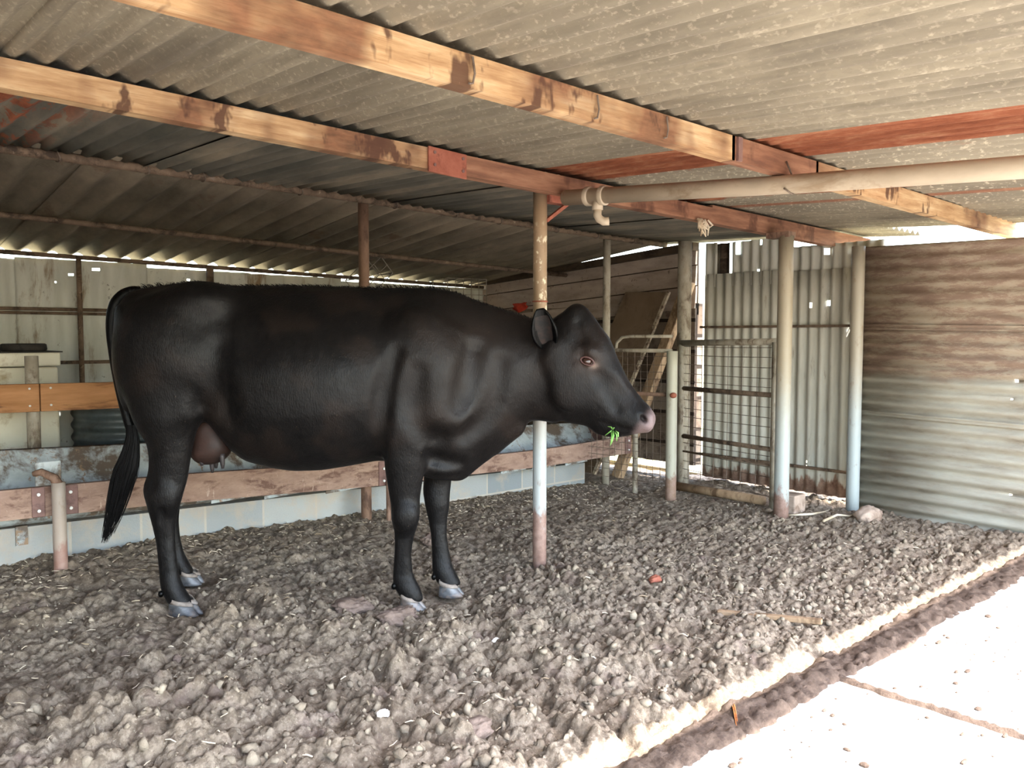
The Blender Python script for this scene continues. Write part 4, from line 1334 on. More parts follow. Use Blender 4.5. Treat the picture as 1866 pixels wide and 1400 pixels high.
def build_cow():
    cow = thing('cow', 'black horned-less cow standing side on with grass in her mouth', 'cow', to_world(np.array(-0.7), np.array(0.0), np.array(0.0)))
    cow['label'] = 'black hornless cow standing side on, head to the right, eating grass'
    S = 0.0085
    F = Field([-2.12, -0.48, -0.05], [0.80, 0.50, 1.66], S)
    # --- trunk and neck
    T = [(222, 588, 690, .08), (229, 556, 740, .15), (240, 534, 765, .20), (262, 526, 760, .245), (300, 521, 756, .275), (345, 515, 755, .295), (365, 514, 757, .300), (390, 518, 772, .298), (412, 520, 802, .300), (432, 521, 826, .305), (452, 521, 840, .315),
         (500, 521, 852, .345), (540, 521, 857, .36), (590, 522, 855, .365), (640, 523, 847, .355), (690, 525, 838, .325), (740, 525, 842, .29), (790, 525, 852, .265),
         (820, 530, 866, .245), (838, 535, 868, .23), (855, 542, 858, .215), (872, 549, 840, .20), (905, 560, 816, .178), (935, 569, 785, .160), (960, 577, 764, .148), (985, 584, 756, .138), (1010, 590, 758, .125)]
    us = np.array([uz(x, 640, D0)[0] for x, _, _, _ in T])
    tops = np.array([uz(x, t, D0)[1] for x, t, _, _ in T])
    bots = np.array([uz(x, b, D0)[1] for x, _, b, _ in T])
    hws = np.array([w for *_, w in T])
    uu = np.linspace(us[0], us[-1], 400)

    def sm(a, w=9):
        a = np.interp(uu, us, a)
        return np.convolve(np.pad(a, w, 'edge'), np.ones(2 * w + 1) / (2 * w + 1), 'valid')
    tt, bb, ww = sm(tops, 4), sm(bots, 4), sm(hws, 8)

    def trunk(u, v, z):
        uc = np.clip(u, us[0], us[-1])
        t, b, w = np.interp(uc, uu, tt), np.interp(uc, uu, bb), np.interp(uc, uu, ww)
        c, h = (t + b) / 2, (t - b) / 2
        zn = np.clip((z - c) / h, -1.3, 1.3)
        back = np.interp(uc, [us[0], us[5], us[10], us[14], us[-1]], [0.25, 0.10, 0.30, 0.42, 0.35])
        w = w * (1 - back * np.clip(zn, 0, 1) ** 1.6) * (1 + 0.05 * np.clip(-zn, 0, 1) - 0.16 * np.clip(-zn - 0.35, 0, 1))
        n = (np.abs(v / w) ** 2.25 + np.abs(zn) ** 2.25) ** (1 / 2.25)
        d = (n - 1) * np.minimum(w, h) * 0.9
        e = np.abs(u - uc)
        return np.where(e > 0, np.sqrt(np.maximum(d, 0) ** 2 + e * e) + 1e-4, d)
    F.f[:] = trunk(*np.meshgrid(*F.ax, indexing='ij', sparse=True))

    def P(x, y, v):
        u, z = uz(x, y, D0 + v)
        return (u, v, z)
    # hips, pins, loin hollow
    for sgn in (-1, 1):
        F.ell(P(366, 548, 0.185 * sgn), (.12, .085, .075), .12)
        F.ell(P(250, 572, 0.10 * sgn), (.06, .06, .06), .09)
        # thigh
        F.ell(P(292, 640, 0.20 * sgn), (.19, .105, .25), .11, rot=0.10)
        F.ell(P(300, 730, 0.205 * sgn), (.155, .085, .19), .06, rot=-0.25)
        F.ell(P(345, 742, 0.215 * sgn), (.05, .055, .09), .05, rot=-0.35)
        # flank hollow and fold in front of the thigh
        F.ell(P(425, 600, 0.43 * sgn), (.13, .10, .13), .12, 'cut')
        F.ell(P(392, 745, 0.40 * sgn), (.045, .13, .12), .09, 'cut')
        # shoulder blade, point of shoulder, upper arm
        F.ell(P(775, 660, 0.195 * sgn), (.14, .085, .25), .13, rot=0.18)
        F.ell(P(815, 745, 0.185 * sgn), (.10, .085, .10), .06)
        F.ell(P(742, 770, 0.205 * sgn), (.135, .075, .115), .08, rot=0.3)
        F.ell(P(712, 790, 0.20 * sgn), (.06, .06, .06), .04)
        # crease behind the shoulder
        F.ell(P(692, 745, 0.365 * sgn), (.022, .05, .17), .06, 'cut', rot=-0.10)
        # crease between shoulder and neck
        F.ell(P(872, 700, 0.29 * sgn), (.03, .07, .16), .06, 'cut', rot=-0.35)
        F.ell(P(800, 806, 0.275 * sgn), (.03, .05, .05), .03, 'cut', rot=-0.9)
    # brisket
    F.ell(P(800, 845, 0), (.12, .16, .07), .06)
    F.capsule(P(836, 850, 0), P(935, 778, 0), .055, .05, .05)
    # dewlap folds
    for sgn in (-1, 1):
        F.capsule(P(870, 790, 0.19 * sgn), P(915, 735, 0.175 * sgn), .008, .008, .03, 'cut')
        F.capsule(P(846, 858, 0.14 * sgn), P(862, 818, 0.20 * sgn), .010, .010, .025, 'cut')
    # --- legs
    NH = [(560, 224, 350), (620, 224, 372), (680, 227, 372), (741, 238, 361), (779, 250, 353), (804, 262, 348), (832, 268, 343), (863, 267, 339), (880, 260, 337), (892, 256.5, 333), (905, 259, 329),
          (918, 264, 325), (940, 270, 319), (961, 276, 316), (992, 283, 317), (1014, 286, 319), (1050, 290, 325), (1068, 292, 331), (1084, 297, 342), (1094, 304, 349), (1099, 308, 352)]
    F.leg(NH, 3.95, [(0, -.22), (.35, -.205), (.55, -.20), (1.2, -.17)], [(0, .05), (.12, .046), (.2, .036), (.36, .034), (.5, .048), (.62, .052), (.78, .075), (.95, .11), (1.2, .10), (1.48, .03)], .05)
    FH = [(560, 240, 340), (700, 240, 350), (800, 272, 345), (860, 277, 340), (892, 271, 334), (915, 276, 327), (950, 284, 323), (980, 291, 325), (1010, 300, 331), (1030, 308, 341), (1042, 316, 348), (1048, 320, 350)]
    F.leg(FH, 4.36, [(0, .22), (.35, .205), (.55, .20), (1.2, .17)], [(0, .05), (.12, .046), (.2, .036), (.36, .034), (.5, .048), (.62, .052), (.78, .075), (.95, .11), (1.2, .10), (1.48, .03)], .05)
    NF = [(600, 760, 810), (700, 710, 845), (760, 688, 815), (797, 687, 788), (834, 699, 778), (877, 705, 770), (911, 711, 765), (928, 713, 765), (946, 714, 764), (960, 717, 760), (969, 718.5, 757), (985, 719, 753),
          (1011, 718.5, 749), (1049, 715.5, 753), (1066, 716, 763), (1081, 725, 769), (1089, 730, 772), (1094, 734, 772)]
    vhf = [(0, .048), (.1, .046), (.18, .034), (.36, .035), (.46, .05), (.55, .052), (.75, .078), (.95, .09), (1.1, .07), (1.36, .015)]
    F.leg(NF, 3.98, [(0, -.19), (.5, -.19), (.9, -.20), (1.3, -.18)], vhf, .045)
    FFr = [(600, 770, 820), (760, 755, 850), (800, 765, 840), (854, 771, 824), (900, 768.5, 819), (926, 773, 818), (950, 779, 814), (977, 784, 813), (1003, 785.5, 817), (1031, 786.5, 823), (1048, 788, 832), (1059, 794, 838), (1068, 801, 841)]
    F.leg(FFr, 4.26, [(-.1, .09), (.5, .14), (.9, .18), (1.3, .17)], vhf, .045)
    # knee, hock and tendon details
    F.ell((uz(741, 940, 3.98)[0], -.235, uz(741, 940, 3.98)[1]), (.05, .024, .06), .05)
    F.ell((uz(300, 905, 3.95)[0], -.235, uz(300, 905, 3.95)[1]), (.055, .024, .065), .05)
    F.capsule((uz(300, 930, 3.95)[0], -.255, uz(300, 930, 3.95)[1]), (uz(302, 1040, 3.95)[0], -.262, uz(302, 1040, 3.95)[1]), .012, .010, .02, 'cut')
    F.capsule((uz(276, 850, 3.95)[0], -.27, uz(276, 850, 3.95)[1]), (uz(280, 885, 3.95)[0], -.265, uz(280, 885, 3.95)[1]), .02, .016, .03, 'cut')
    F.capsule((uz(733, 985, 3.98)[0], -.24, uz(733, 985, 3.98)[1]), (uz(731, 1045, 3.98)[0], -.24, uz(731, 1045, 3.98)[1]), .010, .010, .02, 'cut')
    # creases in the skin, carved along the surface
    def groove(pts, r=.03, k=.05, push=0.72):
        """one soft crease following the points, only its inner edge biting into the skin"""
        P_ = []
        n_ = 6
        for (x0, y0), (x1, y1) in zip(pts[:-1], pts[1:]):
            for q in range(n_):
                P_.append((lerp(x0, x1, q / n_), lerp(y0, y1, q / n_)))
        P_.append(pts[-1])
        P_ = np.array(P_, float)
        for _ in range(3):
            P_[1:-1] = 0.25 * P_[:-2] + 0.5 * P_[1:-1] + 0.25 * P_[2:]
        c = []
        for x, y in P_:
            D_ = 3.86
            v = None
            for _ in range(3):
                u, z = uz(x, y, D_)
                v = F.near_v(u, z)
                if v is None:
                    break
                D_ = D0 + v
            if v is not None:
                c.append((u, v, z))
        c = np.array(c)
        for _ in range(6):
            c[1:-1] = 0.25 * c[:-2] + 0.5 * c[1:-1] + 0.25 * c[2:]
        rr = r * np.sin(np.pi * np.linspace(0.12, 0.88, len(c))) ** 0.7

        def d(u, v, z):
            best = None
            for (a, b, w), q in zip(c, rr):
                e = np.sqrt((u - a) ** 2 + (v - b + q * push) ** 2 + (z - w) ** 2) - q
                best = e if best is None else np.minimum(best, e)
            return best
        F.join(d, c.min(0) - r * 1.6, c.max(0) + r * 1.6, k, 'cut')
    groove([(722, 640), (706, 690), (695, 745), (690, 795), (692, 830)], .040, .05)
    groove([(912, 660), (906, 725), (884, 770), (850, 795)], .034, .07, 0.8)
    groove([(866, 640), (856, 700), (838, 740)], .04, .09, 0.85)
    groove([(762, 680), (752, 735), (764, 785), (792, 802)], .034, .08, 0.8)
    groove([(398, 630), (388, 690), (372, 740)], .05, .08)
    groove([(780, 832), (806, 845), (838, 846)], .02, .05, 0.75)
    # --- head
    DH = 4.12
    m_ = DH / F_PX
    ou, oz = uz(1015, 640, DH)
    ov = DH - D0
    yaw = math.radians(15)
    cy_, sy_ = math.cos(yaw), math.sin(yaw)
    H = [(-42, 50, -75, .05), (-36, 78, -88, .062), (-28, 86, -95, .080), (-14, 92, -101, .098), (0, 92, -105, .110), (30, 85.5, -104, .120), (52, 82, -102, .124), (70, 74, -98, .120), (85, 66.5, -91, .114),
         (108, 57.5, -78.5, .104), (132, 49, -62, .090), (155, 44, -60, .080), (172, 42, -50, .077), (186, 42, -36, .079), (198, 39.5, -20, .076), (207, 34.5, -6, .068), (214, 26, 2, .05), (218, 18, 8, .03)]
    hs = np.array([h[0] for h in H]) * m_
    hu = np.linspace(hs[0], hs[-1], 300)

    def hsm(k):
        a = np.interp(hu, hs, np.array([h[k] for h in H]))
        return np.convolve(np.pad(a, 3, 'edge'), np.ones(7) / 7, 'valid')
    ht, hb, hw = hsm(1) * m_, hsm(2) * m_, hsm(3)

    def local(u, v, z):
        du, dv, dz = u - ou, v - ov, z - oz
        a = (du * cy_ - dv * sy_)
        b = du * sy_ + dv * cy_
        ut = a * 0.985
        return ut * 0.73 - dz * 0.683, ut * 0.683 + dz * 0.73, b

    def head(u, v, z):
        s, t, b = local(u, v, z)
        sc = np.clip(s, hs[0], hs[-1])
        T_, B_, W_ = np.interp(sc, hu, ht), np.interp(sc, hu, hb), np.interp(sc, hu, hw)
        c, h = (T_ + B_) / 2, (T_ - B_) / 2
        tn = np.clip((t - c) / h, -1.4, 1.4)
        W_ = W_ * (1 - 0.42 * np.clip(-tn, 0, 1) ** 1.3)
        n = (np.abs(b / W_) ** 2.5 + np.abs(tn) ** 2.5) ** (1 / 2.5)
        d = (n - 1) * np.minimum(W_, h) * 0.9
        e = np.abs(s - sc)
        return np.where(e > 0, np.sqrt(np.maximum(d, 0) ** 2 + e * e) + 1e-4, d)
    F.join(head, [ou - .18, ov - .32, oz - .45], [ou + .62, ov + .25, oz + .30], .05)

    def HP(x, y, b):
        """head point seen near (x, y), b to her far side"""
        uu_, zz_ = uz(x, y, DH)
        a = (uu_ - ou) / 0.985
        return (ou + a * cy_ + b * sy_, ov - a * sy_ + b * cy_, zz_)
    for sgn in (-1, 1):
        F.ell(HP(1078, 640, .098 * sgn), (.055, .032, .035), .035, rot=-0.6)          # brow
        F.ell(HP(1045, 705, .088 * sgn), (.085, .035, .11), .05)                      # cheek
        F.ell(HP(1020, 650, .10 * sgn), (.05, .03, .09), .05)                         # back of the jaw
        F.ell(HP(1076, 657, .125 * sgn), (.026, .022, .019), .02, 'cut')              # eye socket
        F.ell(HP(1128, 705, .110 * sgn), (.10, .035, .025), .04, 'cut', rot=-0.85)    # hollow along the nose
        F.ell(HP(1178, 762, .052 * sgn), (.028, .024, .040), .025)                    # nostril wing
        F.ell(HP(1172, 757, .078 * sgn), (.013, .032, .024), .008, 'cut', rot=0.6)   # nostril
        F.capsule(HP(1102, 771, .085 * sgn), HP(1168, 783, .06 * sgn), .006, .005, .012, 'cut')   # mouth line
    F.ell(HP(1050, 572, 0), (.045, .055, .04), .03)
    groove([(1090, 684), (1108, 716), (1124, 745)], .024, .04)
    groove([(1052, 590), (1060, 622), (1060, 650)], .018, .04)
    groove([(1098, 772), (1116, 778), (1150, 786)], .012, .015)
    # --- mesh
    pos, faces = F.surface()
    pos = relax(pos, faces, 3, 0.45)
    world = to_world(pos[:, 0], pos[:, 1], pos[:, 2])
    body = np_mesh('body', world, faces, M['hide'], cow, True)
    me = body.data
    # coat colours that belong to the animal: pale muzzle, tan ring at the eye, brownish neck and shoulder
    s, t, b = local(pos[:, 0], pos[:, 1], pos[:, 2])
    col = np.zeros((len(pos), 4), np.float32)

    def paint(w, c):
        w = np.clip(w, 0, 1)[:, None]
        a0 = col[:, 3:4]
        a1 = a0 + w * (1 - a0)
        col[:, :3] = np.where(a1 > 1e-4, (col[:, :3] * a0 * (1 - w) + np.array(c)[None] * w) / np.maximum(a0 * (1 - w) + w, 1e-5), col[:, :3])
        col[:, 3:4] = a1
    nz = 0.5 + fbm(pos[:, 0] * 7, pos[:, 2] * 7 + pos[:, 1] * 3, 5, 4)
    ex = HP(1076, 657, -.11)
    paint(0.6 * np.exp(-((pos[:, 0] - uz(870, 640, D0)[0]) / .32) ** 2 - ((pos[:, 2] - 1.2) / .35) ** 2) * (0.4 + nz), (0.017, 0.012, 0.0095))
    paint(0.55 * sstep(0.50, 0.75, nz) * sstep(0.5, 0.8, pos[:, 2]), (0.015, 0.0105, 0.0085))
    fm = np.exp(-(((pos - np.array(ex)) / np.array([.085, .08, .07])) ** 2).sum(1))
    paint(0.45 * fm, (0.05, 0.033, 0.026))
    ex2 = HP(1086, 664, -.10)
    paint(0.5 * np.exp(-(((pos - np.array(ex2)) / np.array([.020, .06, .014])) ** 2).sum(1)), (0.32, 0.23, 0.185))
    mz = sstep(190 * m_, 210 * m_, s + 0.15 * t) * sstep(-.01, .02, s - 150 * m_)
    paint(0.75 * mz * (0.6 + 0.5 * nz) * sstep(-0.055, -0.02, t), (0.26, 0.19, 0.185))
    for sg in (-1, 1):
        nq = HP(1172, 757, .066 * sg)
        paint(1.2 * np.exp(-(((pos - np.array(nq)) / np.array([.013, .026, .016])) ** 2).sum(1)), (0.006, 0.004, 0.004))  # shade inside the nostril, painted into the coat colour
    at = me.attributes.new('coat', 'FLOAT_COLOR', 'POINT')
    at.data.foreach_set('color', col.ravel())

    def W(p):
        return to_world(np.array(p[0]), np.array(p[1]), np.array(p[2]))

    # --- hooves: two claws each
    def hoof(xl, xr, ytop, ybot, D, vc, turn, dcl):
        ul, zb = uz(xl, ybot, D)
        ur, _ = uz(xr, ybot, D)
        _, zt = uz(xl, ytop, D)
        L = (ur - ul)
        mb, cb, dw = MB(), MB(), MB()
        for sgn in (-1, 1):
            rings = [(1.0, 0.62, 0.30, 0.85), (0.72, 0.76, 0.20, 0.95), (0.35, 0.90, 0.08, 1.0), (0.08, 1.0, 0.0, 1.0), (0.0, 0.97, 0.01, 0.95)]
            n = 18
            vs, fs = [], []
            for (hz, le, off, wd) in rings:
                for k in range(n):
                    a = 2 * math.pi * k / n
                    cx_ = math.cos(a)
                    uu_ = 0.5 + 0.5 * cx_
                    wv = math.sin(a) * (0.5 + 0.05 * cx_) * (1 - 0.35 * max(0, cx_) ** 2)
                    # length from heel (0) to toe (1)
                    lu = off * 0.25 + uu_ * le * (1 - off * 0.35)
                    slope = hz * (1 - uu_ * 0.30)
                    uu2 = ul + L * lu * 0.97
                    vv = vc + sgn * 0.030 + wv * 0.058 * wd - sgn * 0.012 * max(0, cx_)
                    # turn about the heel
                    du_, dv_ = uu2 - (ul + ur) / 2, vv - vc
                    c_, s_ = math.cos(turn), math.sin(turn)
                    vs.append(W(((ul + ur) / 2 + du_ * c_ + dv_ * s_, vc - du_ * s_ + dv_ * c_, zb + (zt - zb) * slope)))
            for i in range(len(rings) - 1):
                for k in range(n):
                    k2 = (k + 1) % n
                    fs.append((i * n + k, (i + 1) * n + k, (i + 1) * n + k2, i * n + k2))
            fs.append(tuple(range(n)))
            fs.append(tuple((len(rings) - 1) * n + k for k in range(n))[::-1])
            mb.add(vs, fs)
            bv_ = np.array(vs[:2 * n])
            mid_ = bv_.mean(0)
            bv_ = mid_ + (bv_ - mid_) * np.array([1.07, 1.07, 1.0]) + np.array([0, 0, 0.004])
            cb.add(bv_, [f for f in fs[:n]])
        h = mb.build('hoof', M['hoof'], cow, True)
        h.modifiers.new('round', 'SUBSURF').render_levels = 1
        cb.build('coronet', M['coronet'], h, True, 0, 0.004)
        # dewclaws at the back of the fetlock
        for sgn in (-1, 1):
            ud_, zd_ = uz(dcl[0], dcl[1], D)
            q = W((ud_ + 0.006, vc + sgn * 0.026, zd_))
            dw.ball(q, 0.013, 10, 6, (1, 1, 1.3))
        dw.build('dewclaw', M['hide'], h, True)
        return h
    hoof(309, 374, 1086, 1121, 3.95, -.22, 0.25, (295, 1080))
    hoof(331, 372, 1038, 1066, 4.38, .22, 0.05, (309, 1036))
    hoof(731, 779, 1080, 1112, 3.98, -.19, 0.15, (717, 1066))
    hoof(800, 848, 1056, 1087, 4.25, .085, 0.1, (789, 1050))
    # --- tail
    path = [(256, 529, 13, 0.0), (243, 529, 17, -.01), (226, 536, 21, -.03), (212, 551, 23, -.05), (205, 573, 22, -.06), (203, 600, 20, -.07), (206, 636, 18, -.08), (213, 680, 18, -.085), (222, 720, 19, -.09),
            (233, 760, 20, -.095), (242, 792, 19, -.10), (240, 818, 14, -.11), (233, 845, 7, -.115)]
    pts, rs = [], []
    for x, y, w, v in path:
        D = D0 + v
        pts.append(W((*[uz(x, y, D)[0]], v, uz(x, y, D)[1])))
        rs.append(w / 2 * D / F_PX)
    # smooth the path
    tt_ = np.linspace(0, len(pts) - 1, 50)
    arr = np.array(pts)
    sp = np.stack([np.interp(tt_, range(len(pts)), arr[:, i]) for i in range(3)], 1)
    rr = np.interp(tt_, range(len(pts)), rs)
    for _ in range(3):
        sp[1:-1] = 0.25 * sp[:-2] + 0.5 * sp[1:-1] + 0.25 * sp[2:]
    tail = MB().tube(sp, list(rr), 16).build('tail', M['hide'], cow, True)
    sw = [(239, 775, 9), (242, 803, 12), (235, 836, 19), (227, 862, 24), (216, 905, 20), (204, 948, 14), (190, 990, 5)]
    hb_ = MB()
    rnd = random.Random(3)
    for i in range(560):
        a = rnd.uniform(0, 2 * math.pi)
        q = math.sqrt(rnd.random())
        end = rnd.uniform(0.45, 1.0) if q > 0.25 else rnd.uniform(0.7, 1.05)
        wob = rnd.uniform(-4, 4)
        strand, rad = [], []
        for j in range(8):
            k = end * j / 7 * (len(sw) - 1)
            k = min(k, len(sw) - 1)
            x = np.interp(k, range(len(sw)), [s_[0] for s_ in sw])
            y = np.interp(k, range(len(sw)), [s_[1] for s_ in sw])
            w = np.interp(k, range(len(sw)), [s_[2] for s_ in sw])
            v = -.115 + q * math.sin(a) * w * 0.6 * 0.0027
            x = x + q * math.cos(a) * w + wob * (j / 7) ** 2
            D = D0 + v
            strand.append(W((uz(x, y, D)[0], v, uz(x, y, D)[1])))
            rad.append(0.0030 * (1 - 0.85 * j / 7) + 0.0004)
        hb_.tube(strand, rad, 4, False)
    hb_.build('tail_switch', M['hair'], tail, True)
    # --- short hair standing along the back and on the poll
    fr = MB()
    for i in range(2600):
        x = rnd.uniform(222, 985)
        yt = float(np.interp(x, [t_[0] for t_ in T], [t_[1] for t_ in T]))
        v = rnd.gauss(0, 0.035)
        u = uz(x, yt, D0 + v)[0]
        iu = int(round((u - F.ax[0][0]) / F.step))
        iv = int(round((v - F.ax[1][0]) / F.step))
        if not (0 <= iu < F.f.shape[0] and 0 <= iv < F.f.shape[1]):
            continue
        col_ = np.where(F.f[iu, iv] < 0)[0]
        if len(col_) == 0:
            continue
        z = float(F.ax[2][col_[-1]]) - 0.004
        L = rnd.uniform(0.010, 0.022) * (1.5 if x < 300 or 690 < x < 820 else 1.0)
        a = (-0.6 + rnd.uniform(-.5, .5)) * L
        fr.tube([W((u, v, z)), W((u + a * .5, v + rnd.uniform(-.3, .3) * L, z + L * .6)), W((u + a, v + rnd.uniform(-.6, .6) * L, z + L * .85))], [.0013, .0010, .0003], 3, False)
    fr.build('back_hair', M['hair'], body, True)
    # --- udder
    U = Field([-1.75, -0.22, 0.48], [-1.30, 0.22, 0.98], 0.01)
    U.ell(P(386, 790, 0), (.115, .125, .125), .01)
    U.ell(P(378, 822, -.04), (.085, .09, .07), .04)
    U.ell(P(396, 810, -.05), (.07, .08, .08), .04)
    up, uf = U.surface()
    up = relax(up, uf, 2)
    ud = np_mesh('udder', to_world(up[:, 0], up[:, 1], up[:, 2]), uf, M['udder'], cow, True)
    for x, y, v, ln in ((366, 836, -.09, 13), (385, 840, -.04, 22), (404, 834, -.09, 20), (392, 838, .05, 16)):
        u0, z0 = uz(x, y, D0 + v)
        L = ln * 0.0028
        MB().tube([W((u0, v, z0 + 0.02)), W((u0 + .002, v, z0)), W((u0 + .004, v, z0 - L * .6)), W((u0 + .005, v, z0 - L))], [.016, .014, .011, .006], 10).build('teat', M['teat'], ud, True)
    # --- eyes with lids
    for sgn, nm in ((-1, 'near'), (1, 'far')):
        e = HP(1076, 657, .1)
        c = HP(1076, 657, .104 * sgn)
        vv = F.near_v(c[0], c[2], far=sgn > 0)
        if vv is not None:
            c = (c[0], vv - sgn * 0.001, c[2])
        ey = MB().ball(W(c), 0.027, 20, 14, (1, 1, 0.8)).build('eye', M['eye'], cow, True)
        ring, n = [], 26
        for k in range(n + 1):
            a = 2 * math.pi * k / n
            uu_, zz_ = 0.031 * math.cos(a), 0.0205 * math.sin(a) * (1.0 if math.sin(a) > 0 else 0.85)
            zz_ -= 0.25 * uu_
            ring.append(W((c[0] + uu_, c[1] + sgn * (0.019 - 5.0 * (uu_ ** 2)) - 0.22 * uu_, c[2] + zz_)))
        MB().tube(ring, 0.0045, 8, False).build('eyelid', M['lid'], ey, True)
    # --- ears: cupped leaves
    for sgn in (-1, 1):
        base, tip = HP(1007, 632, .10 * sgn), HP(999, 566, .185 * sgn)
        if sgn > 0:
            base, tip = HP(1045, 590, .10), HP(1052, 572, .22)
        base, tip = np.array(base), np.array(tip)
        ax = tip - base
        Lr = np.linalg.norm(ax)
        ax /= Lr
        side = np.array([1.0, 0.10 * sgn, 0.1])
        side -= ax * (side @ ax)
        side /= np.linalg.norm(side)
        nrm = np.cross(ax, side)
        if nrm[1] * sgn < 0:
            nrm = -nrm
        n, m = 18, 14
        vs, fs, inner = [], [], []
        for i in range(n + 1):
            k = i / n
            hw_ = 0.064 * (math.sin(math.pi * min(1, k * 0.86 + 0.10) ** 0.95) ** 0.62) + 0.002
            for j in range(m + 1):
                w = -1 + 2 * j / m
                cup = 0.040 * (w * w) * math.sin(math.pi * min(1, 0.2 + k * 0.8)) - 0.012
                p = base + ax * Lr * k + side * hw_ * w * (1 - 0.1 * w * w) + nrm * (cup + 0.012 * math.sin(k * math.pi))
                vs.append(W(p))
                inner.append(W(p + nrm * 0.0065))
        for i in range(n):
            for j in range(m):
                a = i * (m + 1) + j
                fs.append((a, a + 1, a + m + 2, a + m + 1))
        er = MB().add(vs, fs).build('ear', M['hide'], cow, True, 0, 0.010)
        ifs = [f for q, f in enumerate(fs) if 1 < (q % m) < m - 2 and 1 < q // m < n - 3]
        MB().add(inner, ifs).build('inner_ear', M['inner_ear'], er, True)
    # --- grass held in the mouth
    g = thing('grass_sprig', 'green grass blades hanging from the mouth of the cow', 'grass', W(HP(1118, 775, -.085)), kind='thing')
    for k, (dx, dy, ex_, ey_) in enumerate([(1118, 778, 1112, 770), (1118, 778, 1121, 772), (1119, 778, 1119, 800), (1121, 780, 1128, 795), (1116, 779, 1117, 803), (1122, 778, 1131, 788), (1117, 778, 1108, 786)]):
        p0, p1 = np.array(HP(dx, dy, -.070)), np.array(HP(ex_, ey_, -.118))
        mid = (p0 + p1) / 2 + np.array([0.004, -0.022, 0.008])
        MB().tube([W(p0), W(mid), W(p1)], [.0035, .0045, .0012], 6, True, 0.35).build('blade', M['grass'], g, True)
    return F


COWF = build_cow()


# ------------------------------------------------------------------ things lying on the floor
def blob(name, c, r, mat, seed, sc=(1, 1, 1), rough=0.35, sub=4, smooth=True):
    import bmesh
    bm = bmesh.new()
    bmesh.ops.create_icosphere(bm, subdivisions=sub, radius=1)
    co = np.array([v.co[:] for v in bm.verts])
    n = 1 + rough * (fbm(co[:, 0] * 2 + seed + co[:, 2] * 1.3, co[:, 1] * 2 + co[:, 2] * 1.7, seed, 3) * 1.5 + 0.9 * fbm(co[:, 0] * 5 + seed - co[:, 2] * 3, co[:, 1] * 5 + co[:, 2] * 4, seed + 4, 4))
    co = co * n[:, None] * r * np.array(sc) + np.array(c)
    for v, p in zip(bm.verts, co):
        v.co = p
    me = bpy.data.meshes.new(name)
    bm.to_mesh(me)
    bm.free()
    return finish(name, me, mat, None, smooth)


